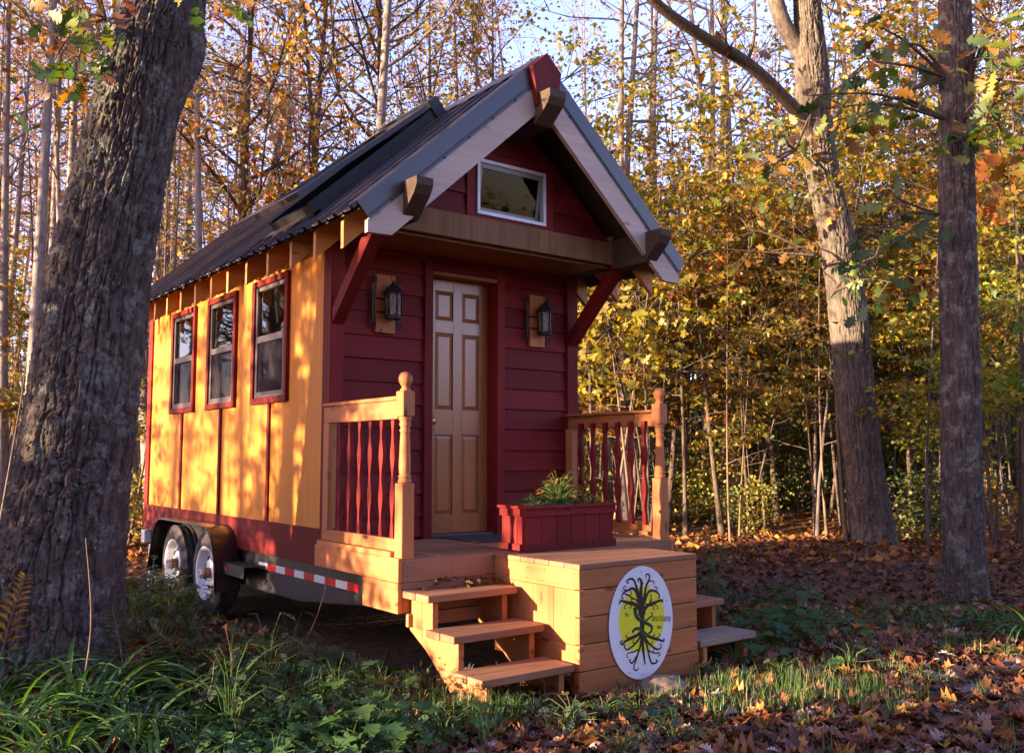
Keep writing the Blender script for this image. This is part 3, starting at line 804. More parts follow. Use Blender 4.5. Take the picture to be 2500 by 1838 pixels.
def baluster_mesh():
    prof = []
    for i in range(33):
        t = i / 32
        w_ = 0.0185 + 0.0085 * math.cos(2 * math.pi * 3 * t) * (1 if 0.12 < t < 0.88 else 0.3)
        prof.append((w_, t))
    mb = MB()
    z0, z1 = 0.10, 0.905
    vs = []
    for w_, t in prof:
        zz = z0 + (z1 - z0) * t
        vs += [(-0.014, -w_, zz), (0.014, -w_, zz), (0.014, w_, zz), (-0.014, w_, zz)]
    fs = [(3, 2, 1, 0), (128, 129, 130, 131)]
    for i in range(32):
        for k in range(4):
            fs.append((i * 4 + k, i * 4 + (k + 1) % 4, i * 4 + 4 + (k + 1) % 4, i * 4 + 4 + k))
    mb.add(vs, fs)
    return mb.mesh('baluster', M['red_z'])
BAL = baluster_mesh()
for cx, s in ((0.040, -1), (2.318, 1)):
    newel(cx)
    r = MB()
    r.box(cx - 0.030, cx - 0.002, -1.054, -0.02, 0.862, 0.978, 0.003) if s < 0 else r.box(cx + 0.002, cx + 0.030, -1.054, -0.02, 0.862, 0.968, 0.003)
    r.box(cx - 0.042, cx + 0.042, -1.054, -0.022, 0.979 if s < 0 else 0.969, 1.004 if s < 0 else 0.99, 0.003)
    rail = part('railing', r, M['cedar_y'], deck)
    part('bottom_rail', (MB().box(cx - 0.034, cx - 0.004, -1.054, -0.02, 0.0425, 0.119, 0.003) if s < 0 else MB().box(cx + 0.004, cx + 0.034, -1.054, -0.02, 0.03, 0.119, 0.003).box(cx - 0.03, cx + 0.003, -1.054, -0.05, 0.02, 0.05, 0.003)), M['cedar_y'], rail)
    part('end_stile', MB().box(cx - 0.034, cx + 0.03, -0.1095, -0.0255, 0.1195, 0.8615, 0.003), M['cedar_z'], rail)
    for k in range(6):
        b = link('baluster', BAL, rail)
        b.location = Vector((cx + (0.013 if s < 0 else -0.013), -0.205 - k * 0.148, 0.0)) - base_of(rail)

# ------------------------------------------------------------------ platform box and the two flights of steps
BX0, BX1, BY = 0.692, 1.708, -1.983
plat = thing('porch_platform', 'boxy cedar plank platform standing in front of the porch, carrying the oval sign', 'platform', (1.2, -1.57, GZ))
seams = [0.0, -0.151, -0.308, -0.464, -0.616, -0.80]
for i, (a, b) in enumerate(zip(seams, seams[1:])):
    part('front_plank', MB().box(BX0 + 0.0, BX1 + (0.012 if i > 3 else 0.0), BY, BY + 0.038, b + (0.005 if i < 4 else 0), a - 0.001 if i else a - 0.0305, 0.003), M['cedar_x'], plat)
yy = [BY - 0.006] + [BY + 0.135 + 0.1395 * i for i in range(5)] + [PY - 0.003]
for a, b in zip(yy, yy[1:]):
    part('top_board', MB().box(BX0 - 0.002, BX1 + 0.002, a, b - 0.004, -0.030, 0.0, 0.003), M['deck_x'], plat)
for xa, xb in ((BX0 + 0.0005, BX0 + 0.036), (BX1 - 0.036, BX1 - 0.0005)):
    part('side_plank', MB().box(xa, xb, BY + 0.0385, PY - 0.002, -0.150, -0.0305, 0.003), M['cedar_y'], plat)
    for k in range(4):
        a = BY + 0.0385 + k * 0.196
        part('side_plank', MB().box(xa + 0.002, xb, a, min(a + 0.194, PY - 0.003), -0.468, -0.1515, 0.002), M['cedar_z'], plat)
    part('side_plank', MB().box(xa, xb, BY + 0.0385, PY - 0.002, -0.618, -0.4695, 0.003), M['cedar_y'], plat)
    part('corner_post', MB().box(xa + (0.037 if xa < 1 else -0.06), xa + (0.10 if xa < 1 else 0.0), BY + 0.04, BY + 0.12, GZ - 0.03, -0.031), M['cedar_z'], plat)

pts = []
for z_ in (-0.035, -0.115, -0.185, -0.275, -0.345, -0.43, -0.50, -0.58, -0.655, -0.72):
    for x_ in (BX0 + 0.03, BX1 - 0.03): pts.append((x_ + J(.012), BY - 0.0006, z_ + J(.012)))
screws(plat, pts, '-y', 0.005)
screws(plat, [(BX0 - 0.0001, y_ + J(.01), z_ + J(.01)) for z_ in (-0.055, -0.125) for y_ in (-1.93, -1.80, -1.66, -1.5, -1.3)], '-x', 0.005)
screws(plat, [(x_ + J(.01), y_ - 0.07 + J(.02), 0.0006) for y_ in yy[1:] for x_ in (BX0 + 0.03, 1.2, BX1 - 0.03)], 'z', 0.0045)
screws(deck, [(x_ + J(.01), PY - 0.0011, z_ + J(.008)) for x_ in (0.03, 0.36, 0.62) for z_ in (-0.04, -0.10)], '-y', 0.005)
screws(deck, [(-0.0346, y_ + J(.01), z_ + J(.008)) for y_ in (-1.12, -1.06, -0.75, -0.40, -0.05) for z_ in (-0.025, -0.105)], '-x', 0.0045)
screws(deck, [(-0.0346, y_ + J(.01), z_ + J(.008)) for y_ in (-1.12, -1.06, -0.74) for z_ in (-0.18, -0.28)], '-x', 0.0045)
TZ = [-0.183, -0.375, -0.563]
def steps(xa, xb, label, tread_mat, grp):
    st = thing('wooden_steps', label, 'steps', ((xa + xb) / 2, -1.6, GZ), grp)
    for i, zt in enumerate(TZ):
        yf = PY - 0.282 - 0.27 * i
        t = tread_mat[i]
        j = random.uniform(-.006, .006)
        part('tread_plank', MB().box(xa, xb + j, yf, yf + 0.141, zt - 0.042, zt, 0.004), t, st)
        part('tread_plank', MB().box(xa - 0.006, xb, yf + 0.1425, yf + 0.284, zt - 0.042, zt - 0.0005, 0.004), t, st)
    for xs in (xa + 0.05, xb - 0.10):
        p = [(PY - 0.001, -0.20)]
        for i, zt in enumerate(TZ):
            yf = PY - 0.255 - 0.27 * i
            if i == 0: p = [(PY - 0.001, zt - 0.0425)]
            p += [(yf, zt - 0.0425)]
            if i < 2: p += [(yf, TZ[i + 1] - 0.0425)]
        yl = PY - 0.255 - 0.54
        p += [(yl, GZ - 0.02), (yl + 0.14, GZ - 0.02), (PY - 0.53, GZ + 0.01), (PY - 0.18, -0.51), (PY - 0.001, -0.42)]
        part('stringer', MB().prism(p, xs, xs + 0.038, 'x'), M['cedar_y'], st)
    part('hanger_board', MB().box(xa + 0.02, xb - 0.02, PY - 0.03, PY - 0.001, -0.40, -0.3205, 0.003), M['deck_x'], st)
    screws(st, [(x_ + J(.008), PY - 0.282 - 0.27 * i + y_, zt + 0.0006) for i, zt in enumerate(TZ) for x_ in (xa + 0.07, xb - 0.08) for y_ in (0.035, 0.105, 0.18, 0.25)], 'z', 0.0045)
    return st
steps(0.004, 0.664, 'flight of three open cedar steps on the sunlit left side of the platform', [M['deck_x']] * 3, 'steps beside the porch platform')
steps(1.75, 2.31, 'grey weathered wooden steps half hidden behind the right side of the platform', [M['deck_x'], M['deck_x'], M['weathered']], 'steps beside the porch platform')
for yy_, zz_ in ((PY - 0.16, -0.40), (PY - 0.14, -0.50)):
    pass

# ------------------------------------------------------------------ oval sign with the tree emblem
SC = Vector((1.195, BY, -0.381))
sign = thing('oval_sign', 'white oval sign with a curling tree on a yellow disc, lettered the Sanctuary', 'sign', SC)
def ell(cx, cz, rx, rz, y, n=72): return [(cx + rx * math.cos(2 * math.pi * i / n), cz + rz * math.sin(2 * math.pi * i / n)) for i in range(n)]
part('board', MB().prism(ell(SC.x, SC.z, 0.275, 0.338, 0), BY - 0.008, BY - 0.002), M['sign_white'], sign)
part('board_edge', MB().prism(ell(SC.x, SC.z, 0.2765, 0.3395, 0), BY - 0.0075, BY - 0.0021), M['sign_edge'], sign)
part('sun_disc', MB().prism(ell(SC.x + 0.003, SC.z + 0.018, 0.197, 0.196, 0), BY - 0.0088, BY - 0.0079), M['sign_yellow'], sign)
import json
SG = json.loads('''{"B":[[[-10,-13,-14,57,-15,100,-19,154,-20,203,-15,229,-19,256,-36,268,-46,258,-37,246],35.0,4.2],[[-10,-8,-15,-39,-18,-71],31.8,30.7],[[-14,46,-15,100,-15,132],53.0,31.8],[[-18,213,-6,228,0,240,-9,245,-15,240],7.4,3.2],[[-30,101,-35,145,-45,189,-60,222,-71,250,-90,270,-120,272,-139,261,-132,249,-120,254],18.0,4.8],[[-1,99,6,141,16,183,25,215,41,241,55,261,54,280,38,291,22,283,30,270],18.0,4.8],[[41,238,65,247,88,242,96,231,84,226],7.4,3.7],[[-31,112,-53,173,-72,204,-98,215,-129,207,-159,199,-178,185,-180,164,-167,160],18.0,4.8],[[-129,206,-159,212,-166,226,-155,234,-144,224],6.9,3.7],[[-114,205,-100,188,-107,178,-118,180],5.8,3.2],[[7,119,32,166,56,185,91,185,122,171,140,156,140,137,127,138],17.0,4.8],[[91,183,115,185,121,201,107,209,99,200],6.9,3.7],[[-36,86,-70,116,-115,128,-160,141,-190,149,-204,140,-194,129],22.3,4.8],[[-137,131,-160,114,-160,101,-149,103],6.4,3.2],[[-115,125,-100,108,-115,99,-126,108],6.4,3.2],[[-39,113,-61,142,-92,153,-107,144,-100,134,-86,139],9.5,3.7],[[-159,188,-122,174,-84,149],8.5,7.4],[[7,76,38,100,86,109,133,118,164,120,169,109,157,105],21.2,4.2],[[54,98,85,90,93,73,77,74],6.4,3.2],[[85,105,117,90,128,75,112,72],6.4,3.2],[[4,120,38,106,62,114,74,129,59,136],7.4,3.7],[[54,115,70,146,59,160,75,164],7.4,3.7],[[-19,-52,-65,-71,-111,-81,-156,-92,-182,-107,-195,-97,-191,-86,-178,-89],19.1,4.8],[[-42,-63,-88,-68,-118,-75,-144,-72,-155,-60,-146,-55],8.5,4.2],[[-21,-65,-50,-99,-77,-117,-104,-132,-142,-143,-164,-127,-167,-114,-156,-118],13.8,4.8],[[-73,-115,-96,-104,-88,-92,-73,-96],6.4,3.2],[[-18,-71,-28,-123,-44,-163,-63,-193,-98,-225,-117,-220,-124,-208,-111,-205],14.8,4.8],[[-11,-61,-12,-119,-5,-174,2,-212,5,-239,16,-251],24.4,4.2],[[-52,-184,-67,-213,-87,-248,-76,-273,-53,-271,-49,-258],9.5,4.8],[[-7,-53,35,-82,89,-105,136,-119,168,-130,180,-124,168,-114],19.1,4.8],[[89,-105,129,-99,141,-87,125,-82],6.4,3.7],[[66,-97,90,-91,94,-81,79,-82],6.4,3.7],[[-2,-67,34,-120,65,-145,112,-172,143,-171,152,-156,136,-143],13.8,4.8],[[34,-122,61,-134,77,-125,62,-115],6.4,3.2],[[80,-155,88,-175,76,-179],6.4,3.2],[[-4,-78,26,-140,41,-195,63,-247,102,-254,114,-243,99,-235],13.8,4.8],[[-44,-153,-89,-163,-135,-165,-146,-182,-131,-192],8.5,3.7],[[33,-168,95,-194,131,-196,135,-213,120,-214],8.5,3.7]],"D":[[[-73,100,-69,63,-48,31,-2,9,40,-13,71,-33,63,-59,39,-69],31.8,11.7],[[-99,-48,-72,-29,-26,-35,0,-65,35,-80],18.0,19.1],[[5,4,49,24,72,35,78,48,61,54],13.8,4.8]],"G":[[[-64,78,-57,53,-36,33,2,15,40,-6,61,-27],13.8,5.3],[[-53,-35,-26,-41,0,-70,26,-77],9.5,11.7]],"L":[[[-157,77,-157,53],2.4,2.4],[[-160,70,-152,69],1.5,1.5],[[-157,54,-153,55],1.5,1.5],[[-148,79,-148,52],2.4,2.4],[[-148,67,-141,67],1.5,1.5],[[-141,67,-141,49],2.4,2.4],[[-133,67,-133,52],2.4,2.4],[[-133,67,-127,65],1.7,1.7],[[-128,66,-128,60],1.7,1.7],[[-133,59,-128,60],1.2,1.2],[[-133,52,-128,52],1.5,1.5],[[74,19,74,3],3.9,3.9],[[73,29,85,27],2.7,2.7],[[85,28,85,0],3.9,3.9],[[74,18,85,18],1.9,1.9],[[74,3,84,4],2.2,2.2],[[85,1,90,3],2.1,2.1],[[97,28,97,-1],3.9,3.9],[[97,24,109,25],2.5,2.5],[[109,25,108,-2],3.9,3.9],[[108,-2,113,0],2.1,2.1],[[122,24,121,-2],3.9,3.9],[[122,24,132,22],2.7,2.7],[[121,-2,131,-1],2.4,2.4],[[143,34,142,-6],3.9,3.9],[[137,23,150,21],2.4,2.4],[[142,-4,149,-3],2.4,2.4],[[158,22,157,-6],3.9,3.9],[[157,-6,169,-4],2.5,2.5],[[170,21,169,-9],3.9,3.9],[[169,-8,174,-6],2.1,2.1],[[182,8,182,-8],3.9,3.9],[[181,17,193,16],2.7,2.7],[[193,17,193,-11],3.9,3.9],[[182,6,193,7],1.9,1.9],[[182,-8,192,-8],2.2,2.2],[[193,-10,198,-9],2.1,2.1],[[206,17,205,-12],3.9,3.9],[[206,13,215,14],3.0,3.0],[[205,-12,210,-11],2.1,2.1],[[223,15,222,-11],3.9,3.9],[[222,-12,234,-11],2.5,2.5],[[235,16,233,-15],3.9,3.9],[[233,-15,224,-28],2.4,2.4],[[118,-29,117,-48],2.5,2.5],[[124,-32,124,-48],2.5,2.5],[[130,-33,130,-49],2.5,2.5],[[117,-48,130,-48],1.4,1.4],[[130,-33,133,-31],1.3,1.3],[[138,-34,138,-51],2.5,2.5],[[145,-35,144,-52],2.5,2.5],[[151,-36,151,-52],2.5,2.5],[[138,-36,151,-36],1.4,1.4]],"T":[[-150,266,-60],[-93,281,60],[-13,269,-70],[64,292,75],[75,276,60],[112,234,65],[-175,211,70],[-185,206,50],[-200,160,30],[-183,106,60],[-115,89,40],[-81,99,50],[-49,226,70],[48,218,60],[135,195,-70],[136,181,-60],[177,125,70],[177,109,-40],[100,62,70],[-80,162,70],[-60,160,-70],[-170,221,80],[-204,-91,75],[-204,-109,-60],[-113,-110,0],[-125,-48,80],[-133,-50,60],[90,-70,0],[153,-91,70],[176,-142,-30],[34,-141,-60],[49,-154,-70],[-161,-170,-70],[-172,-158,-60],[-143,-219,60],[-82,-196,75],[-60,-235,80],[-106,-261,70],[-95,-268,-75],[-11,-253,-60],[25,-209,80],[67,-263,-60],[122,-244,-60],[151,-193,60],[143,-209,-70],[-39,-111,55],[85,63,70],[-98,223,20],[29,258,80],[-36,-228,70]]}''')
def stroke(mb, fl, w0, w1, y, smooth=True):
    pts = [Vector((1.21 + fl[i] / 1000, -0.385 + fl[i + 1] / 1000)) for i in range(0, len(fl), 2)]
    if smooth and len(pts) > 2:
        q = []
        P = [pts[0]] + pts + [pts[-1]]
        for i in range(1, len(P) - 2):
            for k in range(5):
                t = k / 5
                q.append(0.5 * ((2 * P[i]) + (P[i + 1] - P[i - 1]) * t + (2 * P[i - 1] - 5 * P[i] + 4 * P[i + 1] - P[i + 2]) * t * t + (3 * P[i] - P[i - 1] - 3 * P[i + 1] + P[i + 2]) * t ** 3))
        q.append(pts[-1]); pts = q
    vs = []
    n = len(pts)
    for i, p in enumerate(pts):
        t = (pts[min(i + 1, n - 1)] - pts[max(i - 1, 0)])
        t = t.normalized() if t.length > 1e-9 else Vector((1, 0))
        wd = (w0 + (w1 - w0) * i / (n - 1)) / 2000
        nn = Vector((-t.y, t.x)) * wd
        vs += [(p.x + nn.x, y, p.y + nn.y), (p.x - nn.x, y, p.y - nn.y)]
    fs = [(2 * i, 2 * i + 1, 2 * i + 3, 2 * i + 2) for i in range(n - 1)]
    mb.add(vs, fs)
tm = MB()
for k, (fl, a, b) in enumerate(SG['B']): stroke(tm, fl, a * 1.25, b * 1.3, BY - 0.0094 - k * 0.00001)
part('tree_print', tm, M['print_brown'], sign)
tm = MB()
for k, (fl, a, b) in enumerate(SG['D']): stroke(tm, fl, a, b, BY - 0.0102 - k * 0.00001)
part('vine_outline', tm, M['print_dark'], sign)  # dark printed outline under the green vine
tm = MB()
for k, (fl, a, b) in enumerate(SG['G']): stroke(tm, fl, a, b, BY - 0.0106 - k * 0.00001)
part('vine_print', tm, M['print_green'], sign)
tm = MB()
for k, (s_, t_, a) in enumerate(SG['T']):
    a = math.radians(-a)
    dx, dz = 6.5 * math.cos(a), 6.5 * math.sin(a)
    stroke(tm, [s_ - dx, t_ - dz, s_ - dx * .2, t_ - dz * .2], 0.5, 3.6, BY - 0.0098, False)
    stroke(tm, [s_ - dx * .2, t_ - dz * .2, s_ + dx, t_ + dz], 3.6, 0.4, BY - 0.0098, False)
part('leaf_print', tm, M['print_green'], sign)
tm = MB()
for k, (fl, a, b) in enumerate(SG['L']): stroke(tm, fl, a * 1.12, b * 1.12, BY - 0.0100 - k * 0.000005, False)
part('lettering', tm, M['print_brown'], sign)
for dx, dz in ((0.0, 0.305), (0.0, -0.31), (-0.11, -0.285), (0.22, 0.11)):
    part('screw_head', MB().prism(ell(SC.x + dx, SC.z + dz, 0.004, 0.004, 0, 10), BY - 0.0095, BY - 0.008), M['black'], sign)

# ------------------------------------------------------------------ doormat, planter, lanterns, small things
solo('doormat', MB().box(0.985, 1.50, -0.55, -0.03, 0.0005, 0.012, 0.004), M['mat_grey'], 'dark grey doormat lying on the deck in front of the door', 'doormat', (1.22, -0.3, 0))
PL0, PL1, PF, PB = 0.848, 1.655, -1.285, -1.005
pl = thing('planter_box', 'dark red grooved wooden planter box sitting on the edge of the porch', 'planter', (1.25, -1.14, 0))
part('soil', MB().box(PL0 + 0.04, PL1 - 0.04, PF + 0.03, PB - 0.03, 0.05, 0.262), simple('potting_soil', (0.03, 0.02, 0.014), 0.95, 0.1, vary=0.4, scale=60, bump=0.8), pl)
nb = 6
wv = (PL1 - PL0 - 0.02) / nb
for k in range(nb):
    xa = PL0 + 0.01 + k * wv
    part('side_slat', MB().box(xa + 0.001, xa + wv - 0.002, PF + 0.008, PF + 0.024, 0.004, 0.262, 0.002), M['red_z'], pl)
    part('side_slat', MB().box(xa + 0.001, xa + wv - 0.002, PB - 0.024, PB - 0.008, 0.004, 0.262, 0.002), M['red_z'], pl)
for xa, xb in ((PL0 + 0.010, PL0 + 0.026), (PL1 - 0.026, PL1 - 0.010)):
    for k in range(3):
        ya = PF + 0.0245 + k * 0.077
        part('side_slat', MB().box(xa, xb, ya + 0.001, ya + 0.075, 0.004, 0.262, 0.002), M['red_z'], pl)
for z0, z1, e, nm in ((0.001, 0.052, 0.006, 'base_band'), (0.232, 0.282, 0.006, 'top_band'), (0.2825, 0.302, 0.020, 'rim')):
    t = 0.012 if nm != 'rim' else 0.05
    part(nm, MB().box(PL0 - e, PL1 + e, PF - e, PF - e + t, z0, z1, 0.002).box(PL0 - e, PL1 + e, PB + e - t, PB + e, z0, z1, 0.002)
         .box(PL0 - e + .0003, PL0 - e + t, PF - e + t + .0005, PB + e - t - .0005, z0, z1, 0.002).box(PL1 + e - t, PL1 + e - .0003, PF - e + t + .0005, PB + e - t - .0005, z0, z1, 0.002), M['red_x'], pl)

def lantern(x0, label):
    L = thing('wall_lantern', label, 'wall lantern', (x0 + 0.08, -0.02, 1.55), 'lanterns beside the door')
    part('backboard', MB().box(x0, x0 + 0.164, -0.030, -0.0005, 1.552, 1.996, 0.004), M['cedar_z'], L)
    ctr = x0 + 0.100
    for sx in (-1, 1):
        bx = x0 + 0.082 + sx * 0.112
        sc = MB().box(bx - 0.009, bx + 0.009, -0.034, -0.026, 1.635, 1.93, 0.001)
        for zc, sg in ((1.945, 1), (1.622, -1)):
            pts = []
            for k in range(15):
                a = math.radians(-90 + 30 * k) * sg
                r = 0.026 - 0.0011 * k
                pts.append((bx + sx * 0.0 + r * math.sin(math.radians(30 * k)) * sx * 1.0, -0.03, zc + sg * 0.012 - sg * r * math.cos(math.radians(30 * k))))
            sc.tube(pts, 0.005, 6)
        part('scroll_bracket', sc, M['iron'], L)
    part('cross_strap', MB().box(x0 - 0.04, x0 + 0.204, -0.0335, -0.0305, 1.80, 1.815).box(x0 - 0.04, x0 + 0.204, -0.0335, -0.0305, 1.70, 1.715), M['iron'], L)
    cy = -0.105
    part('hook_arm', MB().tube([(ctr, -0.03, 1.89), (ctr, -0.06, 1.915), (ctr, -0.09, 1.918), (ctr, cy, 1.905)], 0.006, 8), M['iron'], L)
    ring = MB()
    ring.tube([(ctr + 0.024 * math.cos(a * math.pi / 8), cy, 1.958 + 0.024 * math.sin(a * math.pi / 8)) for a in range(17)], 0.0035, 6)
    part('ring', ring, M['iron'], L)
    def hexa(r, z): return [(ctr + r * math.cos(math.radians(60 * k + 30)), cy + r * math.sin(math.radians(60 * k + 30)), z) for k in range(6)]
    rf = MB()
    lv = [hexa(0.078, 1.842), hexa(0.080, 1.850), hexa(0.045, 1.895), hexa(0.010, 1.925), hexa(0.012, 1.935)]
    rf.add(sum(lv, []), [(5, 4, 3, 2, 1, 0), (24, 25, 26, 27, 28, 29)] + [(i * 6 + k, i * 6 + (k + 1) % 6, i * 6 + 6 + (k + 1) % 6, i * 6 + 6 + k) for i in range(4) for k in range(6)])
    part('lantern_roof', rf, M['iron'], L)
    bs = MB()
    lv = [hexa(0.058, 1.648), hexa(0.064, 1.652), hexa(0.064, 1.672), hexa(0.058, 1.676)]
    bs.add(sum(lv, []), [(5, 4, 3, 2, 1, 0), (18, 19, 20, 21, 22, 23)] + [(i * 6 + k, i * 6 + (k + 1) % 6, i * 6 + 6 + (k + 1) % 6, i * 6 + 6 + k) for i in range(3) for k in range(6)])
    part('base', bs, M['iron'], L)
    cage = MB()
    A, B = hexa(0.062, 1.676), hexa(0.062, 1.842)
    for k in range(6): cage.tube([A[k], B[k]], 0.006, 5)
    part('cage_bars', cage, M['iron'], L)
    A, B = hexa(0.057, 1.677), hexa(0.057, 1.841)
    for k in range(6):
        part('pane', MB().add([A[k], A[(k + 1) % 6], B[(k + 1) % 6], B[k]], [(0, 1, 2, 3)]), M['seeded'], L)
lantern(0.419, 'black iron lantern on a wooden backboard left of the door, under the brace')
lantern(1.892, 'black iron lantern on a wooden backboard right of the door, on the shaded siding')
# ------------------------------------------------------------------ ground
FWD = Vector((math.sin(YAW), math.cos(YAW)))
RGT = Vector((math.cos(YAW), -math.sin(YAW)))
def depth_lat(x, y):
    dx, dy = x - CAM.x, y - CAM.y
    return dx * FWD.x + dy * FWD.y, dx * RGT.x + dy * RGT.y
def at(u, d):
    """ground position seen in column u (of 2247) at depth d"""
    lat = (u / 2247 - 0.5) * 2500 / 2232.64 * d
    return CAM.x + FWD.x * d + RGT.x * lat, CAM.y + FWD.y * d + RGT.y * lat
def ground_z(x, y):
    d, l = depth_lat(x, y)
    q = max(0.0, d - 17.0)
    side = 0.5 + 0.5 * math.tanh((l + 2.0) / 9.0)
    rise = (0.055 + 0.125 * side) * q
    rise = 9.5 * math.tanh(rise / 9.5)
    und = 0.05 * math.sin(x * 0.7 + 1.3) * math.sin(y * 0.6 + 0.4) * min(1.0, max(0.0, d - 9.0) / 6.0)
    hump = 0.10 * math.exp(-(((x + 1.35) / 0.9) ** 2 + ((y - 0.9) / 0.9) ** 2))
    fore = 0.05 * math.exp(-(((x + 1.9) / 1.0) ** 2 + ((y + 0.6) / 1.1) ** 2))
    return GZ + rise + und + hump + fore

def ground_mat():
    m, nt, b = newmat('forest_floor')
    L = nt.links.new
    tc = N(nt, 'ShaderNodeTexCoord')
    n1 = N(nt, 'ShaderNodeTexNoise'); n1.inputs['Scale'].default_value = 0.55; n1.inputs['Detail'].default_value = 4
    n2 = N(nt, 'ShaderNodeTexVoronoi'); n2.inputs['Scale'].default_value = 16.0
    n3 = N(nt, 'ShaderNodeTexNoise'); n3.inputs['Scale'].default_value = 42.0; n3.inputs['Detail'].default_value = 6
    for n in (n1, n2, n3): L(tc.outputs['Object'], n.inputs['Vector'])
    r2 = ramp(nt, [(0.0, (0.045, 0.026, 0.020)), (0.3, (0.13, 0.062, 0.030)), (0.55, (0.20, 0.10, 0.048)), (0.8, (0.075, 0.042, 0.028)), (1.0, (0.25, 0.15, 0.09))])
    L(n2.outputs['Color'], r2.inputs[0])
    r3 = ramp(nt, [(0.3, (0.030, 0.021, 0.018)), (0.7, (0.095, 0.066, 0.052))])
    L(n3.outputs[0], r3.inputs[0])
    f = ramp(nt, [(0.42, (0, 0, 0)), (0.60, (1, 1, 1))])
    L(n1.outputs[0], f.inputs[0])
    mx = N(nt, 'ShaderNodeMix', data_type='RGBA')
    L(f.outputs[0], mx.inputs[0]); L(r3.outputs[0], mx.inputs[6]); L(r2.outputs[0], mx.inputs[7])
    L(mx.outputs[2], b.inputs['Base Color'])
    b.inputs['Roughness'].default_value = 0.95; b.inputs['Specular IOR Level'].default_value = 0.15
    ad = N(nt, 'ShaderNodeMath', operation='ADD'); L(n3.outputs[0], ad.inputs[0]); L(n2.outputs['Distance'], ad.inputs[1])
    bp = N(nt, 'ShaderNodeBump'); bp.inputs['Strength'].default_value = 0.7; bp.inputs['Distance'].default_value = 0.03
    L(ad.outputs[0], bp.inputs['Height']); L(bp.outputs[0], b.inputs['Normal'])
    return m
G_MAT = ground_mat()
def ground_sheet():
    n = 220
    ts = np.linspace(-1, 1, n)
    k = 5.2
    sx = np.sinh(ts * k) / np.sinh(k) * 500
    cx, cy = 2.0, 2.0
    xs = cx + sx; ys = cy + sx
    verts = []
    for y in ys:
        for x in xs:
            verts.append((x, y, ground_z(x, y) + 0.012 * math.sin(x * 5.1 + y * 2.3) * math.sin(y * 4.3 - x)))
    faces = [(j * n + i, j * n + i + 1, (j + 1) * n + i + 1, (j + 1) * n + i) for j in range(n - 1) for i in range(n - 1)]
    mb = MB().add(verts, faces, True)
    return mb
tag(link('ground', ground_sheet().mesh('ground', G_MAT)), kind='structure')

# ------------------------------------------------------------------ leaves and bark
def leaf_mat(name, cols, trans=0.45, gloss=0.04, hue=0.03, val=0.25):
    m, nt, b = newmat(name)
    L = nt.links.new
    out = nt.nodes['Material Output']
    ge = N(nt, 'ShaderNodeNewGeometry')
    oi = N(nt, 'ShaderNodeObjectInfo')
    r = ramp(nt, [(i / len(cols), c) for i, c in enumerate(cols)], 'CONSTANT')
    ad = N(nt, 'ShaderNodeMath', operation='MULTIPLY_ADD'); ad.inputs[1].default_value = 0.22; 
    L(oi.outputs['Random'], ad.inputs[0]); L(ge.outputs['Random Per Island'], ad.inputs[2])
    fr = N(nt, 'ShaderNodeMath', operation='FRACT'); L(ad.outputs[0], fr.inputs[0])
    L(fr.outputs[0], r.inputs[0])
    hv = N(nt, 'ShaderNodeHueSaturation')
    mr = N(nt, 'ShaderNodeMapRange'); mr.inputs['To Min'].default_value = 1 - val; mr.inputs['To Max'].default_value = 1 + val
    mu = N(nt, 'ShaderNodeMath', operation='MULTIPLY'); mu.inputs[1].default_value = 17.31
    L(ge.outputs['Random Per Island'], mu.inputs[0]); f2 = N(nt, 'ShaderNodeMath', operation='FRACT'); L(mu.outputs[0], f2.inputs[0])
    L(f2.outputs[0], mr.inputs[0]); L(mr.outputs[0], hv.inputs['Value'])
    mh = N(nt, 'ShaderNodeMapRange'); mh.inputs['To Min'].default_value = 0.5 - hue; mh.inputs['To Max'].default_value = 0.5 + hue
    L(oi.outputs['Random'], mh.inputs[0]); L(mh.outputs[0], hv.inputs['Hue'])
    L(r.outputs[0], hv.inputs['Color'])
    df = N(nt, 'ShaderNodeBsdfDiffuse'); tr = N(nt, 'ShaderNodeBsdfTranslucent'); gl = N(nt, 'ShaderNodeBsdfGlossy')
    gl.inputs['Roughness'].default_value = 0.55
    L(hv.outputs[0], df.inputs['Color']); 
    sat = N(nt, 'ShaderNodeHueSaturation'); sat.inputs['Saturation'].default_value = 1.15; sat.inputs['Value'].default_value = 1.25
    L(hv.outputs[0], sat.inputs['Color']); L(sat.outputs[0], tr.inputs['Color'])
    m1 = N(nt, 'ShaderNodeMixShader'); m1.inputs[0].default_value = trans
    L(df.outputs[0], m1.inputs[1]); L(tr.outputs[0], m1.inputs[2])
    m2 = N(nt, 'ShaderNodeMixShader'); m2.inputs[0].default_value = gloss
    L(m1.outputs[0], m2.inputs[1]); L(gl.outputs[0], m2.inputs[2])
    L(m2.outputs[0], out.inputs['Surface'])
    return m

YEL = [(0.40, 0.28, 0.03), (0.17, 0.17, 0.03), (0.34, 0.24, 0.03), (0.46, 0.22, 0.025), (0.25, 0.21, 0.03), (0.50, 0.31, 0.04), (0.36, 0.15, 0.03), (0.20, 0.20, 0.03)]
GRN = [(0.22, 0.22, 0.03), (0.10, 0.14, 0.03), (0.30, 0.24, 0.03), (0.14, 0.18, 0.03), (0.38, 0.26, 0.03), (0.26, 0.19, 0.03), (0.40, 0.25, 0.04)]
ORG = [(0.45, 0.19, 0.03), (0.20, 0.17, 0.03), (0.38, 0.12, 0.03), (0.42, 0.27, 0.035), (0.48, 0.27, 0.04), (0.30, 0.11, 0.04), (0.50, 0.22, 0.03), (0.32, 0.19, 0.03)]
RUS = [(0.34, 0.13, 0.05), (0.28, 0.095, 0.05), (0.40, 0.19, 0.06), (0.26, 0.13, 0.06), (0.42, 0.23, 0.06)]
